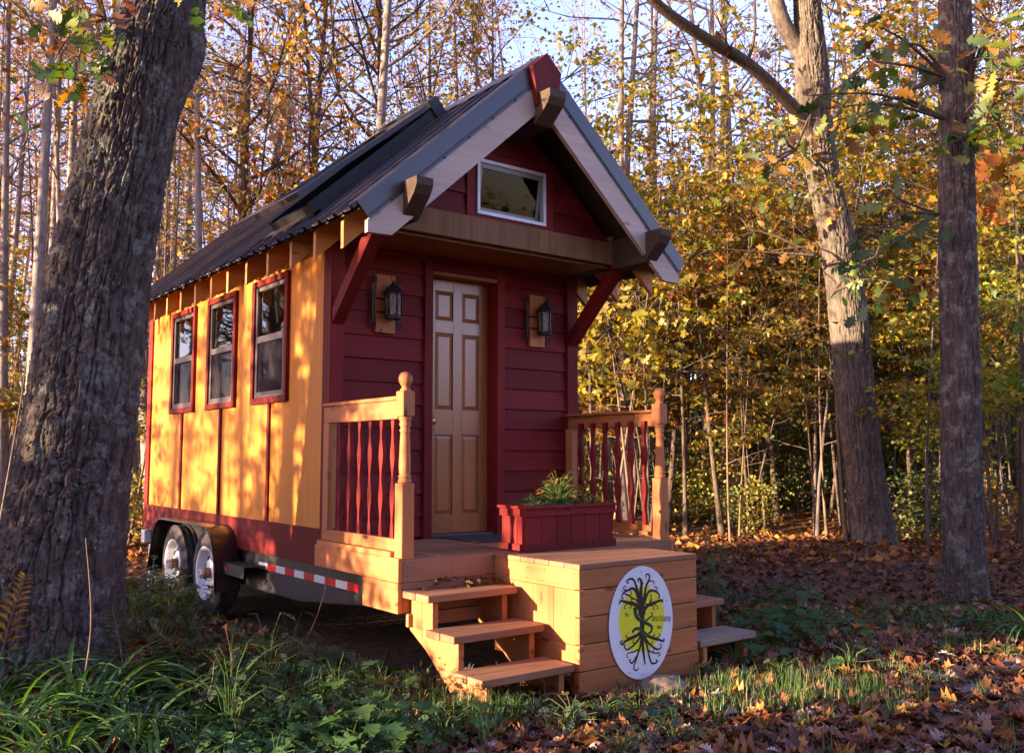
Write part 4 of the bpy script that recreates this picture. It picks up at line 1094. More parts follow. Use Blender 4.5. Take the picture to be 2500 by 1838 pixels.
LM = {'yellow': leaf_mat('yellow_leaves', YEL), 'green': leaf_mat('yellow_green_leaves', GRN), 'orange': leaf_mat('orange_leaves', ORG), 'russet': leaf_mat('russet_leaves', RUS),
      'oak': leaf_mat('oak_leaves', [(0.07, 0.13, 0.025), (0.10, 0.16, 0.03), (0.05, 0.10, 0.025), (0.22, 0.20, 0.03), (0.13, 0.17, 0.03), (0.30, 0.20, 0.03), (0.08, 0.13, 0.04)], 0.4, 0.05),
      'under': leaf_mat('undergrowth_leaves', [(0.055, 0.11, 0.028), (0.08, 0.13, 0.03), (0.12, 0.15, 0.03), (0.05, 0.085, 0.03), (0.17, 0.17, 0.035)], 0.35, 0.05),
      'dark': leaf_mat('dark_green_leaves', [(0.034, 0.095, 0.030), (0.045, 0.115, 0.035), (0.06, 0.135, 0.035), (0.035, 0.095, 0.04)], 0.3, 0.03, 0.01),
      'blade': leaf_mat('daylily_leaves', [(0.055, 0.15, 0.022), (0.075, 0.19, 0.03), (0.045, 0.12, 0.025), (0.12, 0.22, 0.035)], 0.35, 0.05, 0.01),
      'fern': leaf_mat('yellow_fern', [(0.36, 0.24, 0.03), (0.28, 0.22, 0.03), (0.40, 0.22, 0.03), (0.16, 0.17, 0.03)], 0.4),
      'litter': leaf_mat('fallen_leaves', [(0.17, 0.062, 0.032), (0.13, 0.050, 0.028), (0.21, 0.078, 0.036), (0.10, 0.043, 0.027), (0.18, 0.098, 0.062), (0.23, 0.086, 0.034), (0.14, 0.070, 0.046)], 0.15, 0.04, 0.01),
      'litter_pale': leaf_mat('pale_fallen_leaves', [(0.42, 0.33, 0.29), (0.36, 0.25, 0.20), (0.48, 0.40, 0.36)], 0.15, 0.04, 0.01),
      'litter_orange': leaf_mat('orange_fallen_leaves', [(0.36, 0.13, 0.03), (0.30, 0.11, 0.035), (0.42, 0.20, 0.04)], 0.2, 0.04, 0.01),
      'grass': leaf_mat('grass_blades', [(0.06, 0.14, 0.02), (0.09, 0.18, 0.025), (0.05, 0.11, 0.02), (0.11, 0.18, 0.03), (0.16, 0.17, 0.05)], 0.35, 0.06, 0.01)}

def bark_mat(name, dark, light, lichen=None, amt=0.0, scale=1.0, furrow=1.0):
    m, nt, b = newmat(name)
    L = nt.links.new
    tc = N(nt, 'ShaderNodeTexCoord')
    mp = N(nt, 'ShaderNodeMapping'); mp.inputs['Scale'].default_value = (22 * scale, 22 * scale, 5 * scale)
    L(tc.outputs['Object'], mp.inputs[0])
    n1 = N(nt, 'ShaderNodeTexNoise'); n1.inputs['Scale'].default_value = 1.0; n1.inputs['Detail'].default_value = 8; n1.inputs['Roughness'].default_value = 0.65
    L(mp.outputs[0], n1.inputs['Vector'])
    r = ramp(nt, [(0.32, dark), (0.68, light)])
    L(n1.outputs[0], r.inputs[0])
    col = r.outputs[0]
    if lichen:
        n2 = N(nt, 'ShaderNodeTexNoise'); n2.inputs['Scale'].default_value = 7.0 * scale; n2.inputs['Detail'].default_value = 12; n2.inputs['Roughness'].default_value = 0.78
        L(tc.outputs['Object'], n2.inputs['Vector'])
        rr = ramp(nt, [(0.52, (0, 0, 0)), (0.58, (amt,) * 3)])
        L(n2.outputs[0], rr.inputs[0])
        mx = N(nt, 'ShaderNodeMix', data_type='RGBA'); mx.inputs[7].default_value = (*lichen, 1)
        L(rr.outputs[0], mx.inputs[0]); L(col, mx.inputs[6]); col = mx.outputs[2]
    L(col, b.inputs['Base Color'])
    b.inputs['Roughness'].default_value = 0.95; b.inputs['Specular IOR Level'].default_value = 0.12
    bp = N(nt, 'ShaderNodeBump'); bp.inputs['Strength'].default_value = 0.8 * furrow; bp.inputs['Distance'].default_value = 0.02
    L(n1.outputs[0], bp.inputs['Height']); L(bp.outputs[0], b.inputs['Normal'])
    return m
BK = {'oak': bark_mat('lichened_oak_bark', (0.044, 0.035, 0.034), (0.145, 0.116, 0.106), (0.205, 0.21, 0.19), 0.8, 1.0),
      'oak2': bark_mat('oak_bark', (0.055, 0.043, 0.038), (0.19, 0.15, 0.125), (0.20, 0.195, 0.155), 0.5, 1.0),
      'brown': bark_mat('brown_bark', (0.050, 0.035, 0.028), (0.15, 0.11, 0.09), None, 0, 1.4),
      'pale': bark_mat('pale_aspen_bark', (0.15, 0.122, 0.115), (0.32, 0.27, 0.25), (0.08, 0.065, 0.06), 0.5, 0.8, 0.3),
      'grey': bark_mat('grey_bark', (0.075, 0.060, 0.060), (0.17, 0.14, 0.135), None, 0, 1.2, 0.5),
      'stem_green': bark_mat('green_stem', (0.05, 0.09, 0.025), (0.09, 0.14, 0.04), None, 0, 2.0, 0.2),
      'dry': bark_mat('dry_stem', (0.13, 0.085, 0.06), (0.24, 0.165, 0.12), None, 0, 2.0, 0.2)}

def vnoise(p, seed=0):
    """value noise on an (n,3) array"""
    i = np.floor(p).astype(np.int64); f = p - i
    f = f * f * (3 - 2 * f)
    def h(a, b, c):
        k = (a * 374761393 + b * 668265263 + c * 2147483647 + seed * 1274126177) & 0xFFFFFFFF
        k = ((k ^ (k >> 13)) * 1274126177) & 0xFFFFFFFF
        k = ((k ^ (k >> 16)) * 2246822519) & 0xFFFFFFFF
        return ((k ^ (k >> 15)) & 0xFFFFFF) / float(0xFFFFFF)
    r = 0
    for dx in (0, 1):
        for dy in (0, 1):
            for dz in (0, 1):
                wgt = (f[:, 0] if dx else 1 - f[:, 0]) * (f[:, 1] if dy else 1 - f[:, 1]) * (f[:, 2] if dz else 1 - f[:, 2])
                r = r + wgt * h(i[:, 0] + dx, i[:, 1] + dy, i[:, 2] + dz)
    return r
def fbm(p, octv=4, seed=0):
    a, s, t = 1.0, 0, 0
    for o in range(octv):
        s = s + a * vnoise(p * (2.03 ** o), seed + o * 7); t += a; a *= 0.5
    return s / t

def np_mesh(name, verts, faces, m, smooth=True):
    """verts (n,3), faces (m,k) arrays"""
    me = bpy.data.meshes.new(name)
    k = faces.shape[1]
    me.vertices.add(len(verts)); me.vertices.foreach_set('co', np.ascontiguousarray(verts, dtype=np.float32).ravel())
    me.loops.add(faces.size); me.loops.foreach_set('vertex_index', np.ascontiguousarray(faces, dtype=np.int32).ravel())
    me.polygons.add(len(faces))
    me.polygons.foreach_set('loop_start', np.arange(0, faces.size, k, dtype=np.int32))
    me.polygons.foreach_set('loop_total', np.full(len(faces), k, dtype=np.int32))
    if smooth: me.polygons.foreach_set('use_smooth', np.ones(len(faces), dtype=bool))
    me.update(calc_edges=True); me.validate()
    if m is not None: me.materials.append(m)
    return me

def big_trunk(name, path, m, nseg, nring, amp, seed, flare=0.0, burl=None, ribs=1.0):
    """trunk along path [(x,y,z,r)...] with furrowed bark pushed in and out"""
    P = np.array(path, float)
    t = np.linspace(0, len(P) - 1, nring)
    def cr(col):
        out = np.empty(nring)
        for i, tt in enumerate(t):
            k = min(int(tt), len(P) - 2); f = tt - k
            p0, p1, p2, p3 = P[max(k - 1, 0), col], P[k, col], P[k + 1, col], P[min(k + 2, len(P) - 1), col]
            out[i] = 0.5 * (2 * p1 + (p2 - p0) * f + (2 * p0 - 5 * p1 + 4 * p2 - p3) * f * f + (3 * p1 - p0 - 3 * p2 + p3) * f ** 3)
        return out
    cx, cy, cz, cr_ = cr(0), cr(1), cr(2), cr(3)
    a = np.linspace(0, 2 * np.pi, nseg, endpoint=False)
    A, I = np.meshgrid(a, np.arange(nring))
    R = cr_[I]; Z = cz[I]
    zz = Z - cz[0]
    R = R * (1 + flare * np.exp(-zz / 0.35) * (0.55 + 0.45 * np.cos(5 * A + 1.1) + 0.3 * np.cos(3 * A)))
    if burl:
        ba, bz, bh, bs = burl
        da = np.angle(np.exp(1j * (A - ba)))
        R = R + bh * np.exp(-(da / 0.55) ** 2 - ((Z - bz) / bs) ** 2)
    st = lambda h, v: np.stack([np.cos(A) * h * ribs, np.sin(A) * h * ribs, Z * v], -1).reshape(-1, 3)
    warp = fbm(st(2.2, 2.4) + 13, 3, seed + 3) - 0.5
    warp2 = fbm(st(5, 6) + 31, 2, seed + 4) - 0.5
    def crk(p, wd, sd, oc=2): return np.exp(-((fbm(p, oc, sd) - 0.5) / wd) ** 2)
    wv = warp[:, None] * np.array([3.2, 3.2, 0.0]) + warp2[:, None] * np.array([1.4, 1.4, 0.6])
    vert = crk(st(7.5, 1.1) + wv, 0.050, seed)                      # long interlacing furrows
    cross = crk(st(3.6, 8.5) + warp[:, None] * 5.0, 0.035, seed + 11)   # short breaks across the ridges
    vert2 = crk(st(15, 3.4) + wv * 2, 0.06, seed + 17)
    plate = fbm(st(9, 5) + wv * 1.5 + 40, 2, seed + 21) - 0.5
    flake = np.abs(2 * fbm(st(24, 15) + warp2[:, None] * 7, 3, seed + 31) - 1)
    low = fbm(st(1.3, 0.7), 2, seed + 5) - 0.5
    disp = (-vert * amp * 1.15 - cross * amp * 0.55 - vert2 * amp * 0.35 + plate * amp * 1.0 + (np.clip(flake * 2.4, 0, 1) - 0.5) * amp * 0.55).reshape(A.shape) + low.reshape(A.shape) * R * 0.10
    R = R + disp
    X = cx[I] + R * np.cos(A); Y = cy[I] + R * np.sin(A)
    V = np.stack([X, Y, Z], -1).reshape(-1, 3)
    ii, kk = np.meshgrid(np.arange(nring - 1), np.arange(nseg), indexing='ij')
    k2 = (kk + 1) % nseg
    F = np.stack([ii * nseg + kk, ii * nseg + k2, (ii + 1) * nseg + k2, (ii + 1) * nseg + kk], -1).reshape(-1, 4)
    return V, F

def tube_np(pts, rad, seg=6):
    mb = MB(); mb.tube(pts, rad, seg, cap=False)
    return np.array(mb.v), np.array(mb.f, int)
class Acc:
    def __init__(s): s.V = []; s.F = []; s.n = 0
    def add(s, V, F):
        s.V.append(np.asarray(V, float)); s.F.append(np.asarray(F, int) + s.n); s.n += len(V)
    def tube(s, pts, rad, seg=6): s.add(*tube_np(pts, rad, seg))
    def mesh(s, name, m, smooth=True): return np_mesh(name, np.concatenate(s.V), np.concatenate(s.F), m, smooth)

# leaf templates: (verts along +y, unit length; faces as triangles)
def tmpl_simple(wd=0.33, fold=0.10, droop=0.06):
    V = np.array([(0, 0, 0), (-wd, 0.45, fold), (0, 1, -droop), (wd, 0.45, fold)])
    return V, np.array([(0, 2, 1), (0, 3, 2)])
def tmpl_outline(half, fold=0.10, droop=0.12, curl=0.0):
    """mirror half outline [(x,y)...] from base to tip, fan to a midrib"""
    V = []; F = []
    n = len(half)
    z = lambda x, y: fold * abs(x) * 2 - droop * y * y + curl * math.sin(y * 3.0) * abs(x) * 3
    for x, y in half: V.append((x, y, z(x, y)))
    for x, y in half[1:-1]: V.append((-x, y, z(x, y)))
    ribs = 3
    mid = [n + n - 2 + i for i in range(ribs)]
    for i in range(ribs):
        y = (i + 0.7) / (ribs + 0.4); V.append((0, y, z(0, y)))
    def near(y): return mid[min(range(ribs), key=lambda i: abs((i + 0.7) / (ribs + 0.4) - y))]
    for side in (0, 1):
        ring = [0] + [(i if side == 0 else n + i - 1) for i in range(1, n - 1)] + [n - 1]
        for a, b in zip(ring, ring[1:]):
            ya = (V[a][1] + V[b][1]) / 2
            f = (a, b, near(ya)) if side == 0 else (b, a, near(ya))
            if len(set(f)) == 3: F.append(f)
        prev = None
        for a in ring:
            m_ = near(V[a][1])
            if prev is not None and m_ != prev: F.append((a, m_, prev) if side == 0 else (a, prev, m_))
            prev = m_
    return np.array(V, float), np.array(F, int)
OAKH = [(0, 0), (0.03, 0.12), (0.13, 0.24), (0.07, 0.33), (0.26, 0.46), (0.12, 0.52), (0.30, 0.70), (0.14, 0.74), (0.19, 0.88), (0, 1.0)]
MAPH = [(0, 0), (0.10, 0.06), (0.34, 0.02), (0.26, 0.20), (0.52, 0.38), (0.30, 0.46), (0.36, 0.62), (0.16, 0.58), (0.13, 0.78), (0, 1.0)]
OVH = [(0, 0), (0.16, 0.12), (0.27, 0.32), (0.28, 0.52), (0.18, 0.78), (0, 1.0)]
T_OAK = tmpl_outline(OAKH, 0.12, 0.16)
T_OAKC = tmpl_outline(OAKH, 0.16, 0.16, 0.14)
T_MAP = tmpl_outline(MAPH, 0.10, 0.15)
T_MAPC = tmpl_outline(MAPH, 0.14, 0.14, 0.12)
T_OV = tmpl_outline(OVH, 0.12, 0.14)
T_S = tmpl_simple()
T_SW = tmpl_simple(0.42, 0.14, 0.10)

def frames(n, rng, tilt=0.8, az=None, droop=0.3):
    """n random leaf frames: y axis roughly horizontal and drooping, normal tilted off vertical"""
    if az is None: az = rng.uniform(0, 2 * np.pi, n)
    el = rng.normal(-droop, 0.4, n)
    y = np.stack([np.cos(az) * np.cos(el), np.sin(az) * np.cos(el), np.sin(el)], -1)
    up = np.array([0, 0, 1.0]) + rng.normal(0, tilt, (n, 3))
    x = np.cross(y, up); x /= np.linalg.norm(x, axis=1)[:, None] + 1e-9
    z = np.cross(x, y)
    return x, y, z
def scatter(tmpl, pos, size, rng, tilt=0.8, droop=0.3, az=None, fr=None):
    V, F = tmpl
    n = len(pos)
    x, y, z = fr if fr is not None else frames(n, rng, tilt, az, droop)
    size = np.asarray(size).reshape(-1, 1, 1)
    W = pos[:, None, :] + size * (V[None, :, 0:1] * x[:, None, :] + V[None, :, 1:2] * y[:, None, :] + V[None, :, 2:3] * z[:, None, :])
    FF = (F[None] + (np.arange(n) * len(V))[:, None, None]).reshape(-1, 3)
    return W.reshape(-1, 3), FF

# ------------------------------------------------------------------ forest tree prototypes (built at the origin, copied)
def grow(rng, h, r0, lean=0.04, wob=0.25, nbr=16, br0=0.35, brlen=0.28, brang=0.9, sub=4, crown_pow=1.0, seg=7, up=0.5):
    """trunk and limbs; returns (Acc, list of twig polylines)"""
    acc = Acc(); twigs = []
    n = 9
    ph = rng.uniform(0, 6.28, 4)
    lx, ly = rng.normal(0, lean, 2)
    def tp(t): return np.array([lx * h * t + wob * 0.12 * math.sin(3.1 * t + ph[0]) * h * 0.15 * t ** 0.5, ly * h * t + wob * 0.12 * math.sin(2.6 * t + ph[1]) * h * 0.15 * t ** 0.5, h * t])
    pts = [tp(i / n) for i in range(n + 1)]
    acc.tube([tuple(p) for p in pts], [max(0.006, r0 * (1 - 0.93 * (i / n) ** 0.9) * (1.25 if i == 0 else 1)) for i in range(n + 1)], seg)
    for k in range(nbr):
        t = br0 + (0.97 - br0) * (k + rng.uniform(0, 0.9)) / nbr
        p = tp(t)
        rel = (t - br0) / (1 - br0)
        ln = h * brlen * (0.45 + 0.9 * math.sin(math.pi * (0.15 + 0.8 * rel)) ** crown_pow) * rng.uniform(0.6, 1.2)
        az = rng.uniform(0, 6.28); el = rng.normal(brang * (0.3 + 0.5 * rel), 0.18)
        d = np.array([math.cos(az) * math.cos(el), math.sin(az) * math.cos(el), math.sin(el)])
        r = max(0.006, r0 * 0.42 * (1 - t * 0.8))
        q = [p]
        m = 5
        for i in range(m):
            d = d + rng.normal(0, 0.16, 3) + np.array([0, 0, 0.06 * up]); d /= np.linalg.norm(d)
            q.append(q[-1] + d * ln / m)
        acc.tube([tuple(v) for v in q], [max(0.003, r * (1 - i / (m + 0.6))) for i in range(m + 1)], 5)
        twigs.append(np.array(q[1:]))
        for s_ in range(sub):
            j = rng.integers(1, m)
            d2 = (q[j + 1] - q[j]); d2 /= np.linalg.norm(d2)
            d2 = d2 + rng.normal(0, 0.55, 3); d2 /= np.linalg.norm(d2)
            l2 = ln * rng.uniform(0.25, 0.5)
            qq = [q[j], q[j] + d2 * l2 * 0.5, q[j] + (d2 + rng.normal(0, 0.15, 3)) * l2]
            acc.tube([tuple(v) for v in qq], [r * 0.4, r * 0.25, 0.003], 4)
            twigs.append(np.array(qq[1:]))
    return acc, twigs
def leaves_on(twigs, rng, n, size, tmpl, spread=0.18, tilt=0.8, droop=0.3, flat=1.0):
    T = [rng.integers(0, len(twigs)) for _ in range(n)]
    pos = np.empty((n, 3))
    for i, k in enumerate(T):
        q = twigs[k]
        j = rng.uniform(0, len(q) - 1.001) if len(q) > 1 else 0
        a = int(j); f = j - a
        pos[i] = q[a] * (1 - f) + q[min(a + 1, len(q) - 1)] * f
    off = rng.normal(0, spread, (n, 3)); off[:, 2] *= flat
    pos += off
    return scatter(tmpl, pos, rng.uniform(0.45, 1.35, n) * size, rng, tilt, droop)

def proto(name, label, cat, seed, h, r0, leafmat, bark, nleaf, lsize, tmpl=T_S, spread=0.2, flat=1.0, group=None, tilt=0.8, **kw):
    rng = np.random.default_rng(seed)
    acc, tw = grow(rng, h, r0, **kw)
    root = thing(name, label, cat, (0, 0, 0), group)
    link('trunk', acc.mesh('trunk', BK[bark]), root)
    if nleaf:
        V, F = leaves_on(tw, rng, nleaf, lsize, tmpl, spread, tilt, 0.3, flat)
        link('crown', np_mesh('crown', V, F, LM[leafmat], False), root)
    return root
T_MAPS = tmpl_outline([(0, 0), (0.36, 0.04), (0.26, 0.22), (0.48, 0.42), (0.26, 0.48), (0.16, 0.66), (0, 1.0)], 0.12, 0.15)
G_ASP, G_OAK, G_SAP, G_SHR, G_STM = 'slender pale trees behind the house', 'taller autumn trees of the wood', 'understory saplings beside and behind the house', 'low bushes along the wood edge', 'bare thin stems in the wood'
LAB = {}
def P_(name, txt, *a, **k):
    p = proto(name, txt, *a, **k); LAB[p.name] = txt
    return p
P_ASP = [P_('aspen_tree', ['slender pale russet leaved tree', 'slender pale yellow leaved tree', 'almost bare tall pale tree', 'slender pale orange leaved tree'][i], 'tree', 100 + i, 15 + 2 * i, 0.095 + 0.018 * i, ['russet', 'yellow', 'russet', 'orange'][i], 'pale', [1000, 1200, 260, 900][i], 0.105, T_MAPS, 0.22, group=G_ASP, nbr=20, br0=0.42, brlen=0.11, sub=3, wob=0.5, up=1.2) for i in range(4)]
P_OAK = [P_('autumn_tree', ['brown tree with an orange crown', 'brown tree with a golden crown', 'tall rust crowned tree', 'brown yellow green crowned tree'][i], 'tree', 200 + i, 13 + 2 * i, 0.15 + 0.02 * i, ['orange', 'yellow', 'russet', 'green'][i], 'brown', 2900, 0.125, T_MAPS, 0.14, group=G_OAK, nbr=24, br0=0.24, brlen=0.25, sub=8, wob=0.6) for i in range(4)]
P_SAP = [P_('sapling', ['young yellow green tree', 'young yellow tree', 'tall young green gold tree', 'tall young yellow tree', 'spreading young gold tree'][i], 'tree', 300 + i, 4.2 + 0.8 * i, 0.030 + 0.006 * i, ['green', 'yellow', 'green', 'yellow', 'yellow'][i], 'brown', 3000, 0.090, T_MAPS, 0.085, 0.25, group=G_SAP, nbr=20, br0=0.38, brlen=0.36, brang=0.30, sub=7, wob=0.5, up=0.1, tilt=0.45) for i in range(5)]
P_SHR = [P_('shrub', ['low dark green bush', 'low yellow green bush', 'knee high dark green bush'][i], 'bush', 400 + i, 0.9 + 0.25 * i, 0.012, ['under', 'green', 'under'][i], 'brown', 700, 0.085, T_SW, 0.16, group=G_SHR, nbr=14, br0=0.08, brlen=0.55, sub=3, wob=1.0) for i in range(3)]
P_STM = [P_('bare_stem', ['thin bare grey stem', 'thin bare tan stem', 'taller thin bare grey stem'][i], 'tree', 500 + i, 4.5 + 2 * i, 0.020 + 0.007 * i, None, ['grey', 'dry', 'grey'][i], 0, 0, group=G_STM, nbr=9, br0=0.25, brlen=0.16, sub=2, wob=1.2, seg=5) for i in range(3)]
ZONES = ((-1e9, 60, 'left of the great trunk'), (60, 340, 'behind the great trunk'), (340, 560, 'between the great trunk and the roof'), (560, 900, 'behind the long roof slope'), (900, 1220, 'behind the roof ridge'), (1220, 1520, 'beside the porch on its right'), (1520, 1760, 'left of the leaning oak'), (1760, 2060, 'between the leaning oak and dark trunk'), (2060, 1e9, 'right of the straight dark trunk'))
def where(x, y):
    d, l = depth_lat(x, y)
    if d < 3: return 'behind the viewer across the clearing'
    u = (l / d * 2232.64 / 2500 + 0.5) * 2247
    if u < -250: return 'on the sunny side out to the left'
    z = next(t for a, b, t in ZONES if a <= u < b)
    return z + (', at the wood edge' if d < 17 else ', farther in' if d < 24 else ', deep inside')
USED = set()
def plant_xy(p, x, y, z, sc=1.0, tilt=0.04, rz=None):
    rz = random.uniform(0, 6.28) if rz is None else rz
    tl = (random.gauss(0, tilt), random.gauss(0, tilt))
    lb = LAB[p.name] + ' ' + where(x, y)
    if p.name not in USED:
        USED.add(p.name)
        p.location = (x, y, z); p.rotation_euler = (tl[0], tl[1], rz); p.scale = (sc,) * 3; p['label'] = lb
        return p
    return dup(p, (x, y, z), rz, sc, lb, None, tl)
def plant(protos, u, d, sc=1.0, k=None, tilt=0.04):
    p = protos[random.randrange(len(protos)) if k is None else k]
    x, y = at(u, d)
    return plant_xy(p, x, y, ground_z(x, y) - 0.03, sc, tilt)
R = random.Random(21)
random.seed(21)
def clear(x, y, m=0.7):
    return not (X0 - m < x < X1 + m and -2.3 - m < y < YL + m)
# slender pale trunks: thick on the left, thinner to the right
for u, d in ((12, 16), (70, 13.5), (98, 19), (128, 17), (300, 22), (345, 19), (395, 26), (448, 15.5), (470, 24), (800, 15.5), (1005, 20), (1180, 24), (1330, 21), (1375, 17.5), (1430, 24), (1545, 20), (1610, 18.5), (1690, 27), (1990, 22), (2230, 24)):
    plant(P_ASP, u, d, R.uniform(0.85, 1.1), 2 if 1240 < u < 1760 else None)
for i in range(84):
    u = R.uniform(-150, 620) if i % 3 else R.uniform(620, 2400)
    plant(P_ASP, u, R.uniform(18, 48), R.uniform(0.7, 1.15), 2 if 1240 < u < 1760 else None)
for u, d, k in ((515, 17, 0), (640, 21, 2), (720, 18, 0), (880, 19, 1), (960, 23, 2), (1090, 21, 1), (585, 29, 1), (250, 26, 0), (10, 27, 2), (1790, 28, 1), (1950, 32, 1), (2180, 26, 0), (2300, 20, 2), (2130, 24, 1), (390, 36, 3), (800, 33, 3), (900, 36, 0)):
    plant(P_OAK, u, d, R.uniform(0.8, 1.05), k)
for i in range(9):
    u = R.uniform(-200, 2450)
    if not 1230 < u < 1800: plant(P_OAK, u, R.uniform(44, 62), R.uniform(0.7, 1.0))
# understory wall right of the house and a thinner one behind it
for u, d, s_, k in ((1390, 17.0, 1.15, 1), (1500, 16.5, 1.1, 2), (1580, 16.5, 1.15, 3), (1640, 16.5, 1.0, 0), (1700, 18, 1.2, 4), (1790, 18.5, 1.15, 1), (1840, 17.5, 0.95, 2), (1995, 17.5, 1.1, 3), (2050, 16.5, 0.95, 0), (2170, 14.0, 1.0, 1), (2230, 15, 1.2, 4), (2290, 12, 1.0, 0), (1300, 16, 1.2, 2), (1460, 17.5, 1.2, 4), (1550, 19.5, 1.25, 1), (1900, 20, 1.3, 4), (2110, 19, 1.25, 2)):
    plant(P_SAP, u, d, s_, k)
for i in range(60):
    plant(P_SAP, R.uniform(1250, 2420), R.uniform(17.5, 31), R.uniform(0.85, 1.35))
for i in range(30):
    plant(P_SAP, R.uniform(1240, 1780) if i % 2 else R.uniform(1850, 2400), R.uniform(19, 31), R.uniform(0.9, 1.15) if i % 2 else R.uniform(1.2, 1.6), 2 + i % 3)
for i in range(22):
    plant(P_SHR, R.uniform(1280, 2420), R.uniform(26, 40), R.uniform(1.6, 2.4))
for i in range(16):
    u, d = R.uniform(-150, 1250), R.uniform(16, 34)
    x, y = at(u, d)
    if clear(x, y, 1.5): plant(P_SAP, u, d, R.uniform(0.7, 1.2))
for i in range(84):
    u, d = (R.uniform(1290, 2420), R.uniform(15.2, 26)) if i % 4 else (R.uniform(-150, 1300), R.uniform(13, 24))
    x, y = at(u, d)
    if clear(x, y, 1.2): plant(P_SHR, u, d, R.uniform(0.55, 1.0))
for i in range(290):
    u, d = (R.uniform(1270, 2420), R.uniform(14.5, 28)) if i % 2 else (R.uniform(-100, 700), R.uniform(14, 34))
    x, y = at(u, d)
    if clear(x, y, 1.2): plant(P_STM, u, d, R.uniform(0.6, 1.3), tilt=0.09)
# ------------------------------------------------------------------ the three big oaks
def oak_limb(acc, pts, r0, r1, seg=10):
    n = len(pts)
    acc.tube(pts, [r0 + (r1 - r0) * i / (n - 1) for i in range(n)], seg)
def curve(pts, k=4):
    P = [Vector(p) for p in pts]; P = [P[0]] + P + [P[-1]]
    q = []
    for i in range(1, len(P) - 2):
        for j in range(k):
            t = j / k
            q.append(0.5 * ((2 * P[i]) + (P[i + 1] - P[i - 1]) * t + (2 * P[i - 1] - 5 * P[i] + 4 * P[i + 1] - P[i + 2]) * t * t + (3 * P[i] - P[i - 1] - 3 * P[i + 1] + P[i + 2]) * t ** 3))
    q.append(P[-1])
    return [tuple(v) for v in q]
# left: the great leaning trunk
t1 = thing('oak_tree', 'massive leaning trunk with lichen patched furrowed bark, left of the trailer wheels', 'tree', (-1.52, 0.60, GZ))
path = [(-1.57, 0.62, GZ - 0.25, 0.455), (-1.555, 0.60, -0.45, 0.412), (-1.53, 0.53, 0.33, 0.366), (-1.49, 0.44, 0.93, 0.342), (-1.445, 0.31, 1.82, 0.312), (-1.36, 0.157, 2.57, 0.285), (-1.26, 0.004, 3.31, 0.262), (-1.16, -0.11, 3.95, 0.25), (-1.0, -0.24, 5.2, 0.23), (-0.8, -0.34, 7.0, 0.2)]
V, F = big_trunk('trunk', path, None, 400, 1000, 0.023, 3, flare=0.10, burl=(-0.35, 3.27, 0.085, 0.22))
b0 = np.array(base_of(t1))
link('trunk', np_mesh('trunk', V - b0, F, BK['oak']), t1)
# middle right: pale oak leaning to the left with a long dark limb
t2 = thing('oak_tree', 'thick leaning oak with sunlit patches of bark and one long dark limb', 'tree', (10.55, 2.14, GZ))
path = [(10.60, 2.14, GZ - 0.2, 0.43), (10.56, 2.14, -0.45, 0.355), (10.42, 2.14, 0.3, 0.315), (10.252, 2.144, 1.354, 0.30), (9.966, 2.126, 3.513, 0.285), (9.584, 2.221, 5.313, 0.25), (9.40, 2.2, 6.6, 0.26), (9.279, 2.179, 7.833, 0.21), (9.2, 2.2, 10.5, 0.15)]
V, F = big_trunk('trunk', path, None, 190, 560, 0.022, 8, flare=0.12)
link('trunk', np_mesh('trunk', V - np.array(base_of(t2)), F, BK['oak2']), t2)
a = Acc(); o2 = base_of(t2)
def rel(pts, o): return [tuple(Vector(p) - o) for p in pts]
oak_limb(a, rel(curve([(9.60, 2.24, 5.35), (9.30, 2.235, 5.78), (8.661, 2.211, 6.09), (7.794, 2.21, 6.398), (6.863, 2.272, 6.571), (5.918, 2.335, 6.85), (5.0, 2.3, 7.4)]), o2), 0.125, 0.06)
oak_limb(a, rel(curve([(7.794, 2.21, 6.398), (7.85, 2.1, 6.9), (7.7, 2.0, 7.6)]), o2), 0.035, 0.012, 6)
link('limb', a.mesh('limb', BK['brown']), t2)
a = Acc()
oak_limb(a, rel(curve([(9.42, 2.2, 6.55), (9.235, 2.3, 7.041), (8.85, 2.37, 7.5), (8.5, 2.4, 8.6)]), o2), 0.15, 0.11)
link('limb', a.mesh('limb', BK['oak2']), t2)
# right: straight dark trunk
t3 = thing('oak_tree', 'straight dark trunk at the right, mossy and spotted with white lichen near its foot', 'tree', (6.265, -1.46, GZ))
path = [(6.29, -1.44, GZ - 0.2, 0.235), (6.265, -1.46, -0.55, 0.205), (6.20, -1.50, 0.3, 0.19), (6.066, -1.609, 1.98, 0.180), (5.96, -1.70, 3.5, 0.165), (5.864, -1.799, 5.125, 0.15), (5.75, -1.9, 7.5, 0.12)]
V, F = big_trunk('trunk', path, None, 180, 620, 0.016, 15, flare=0.12, ribs=0.8)
link('trunk', np_mesh('trunk', V - np.array(base_of(t3)), F, BK['oak']), t3)

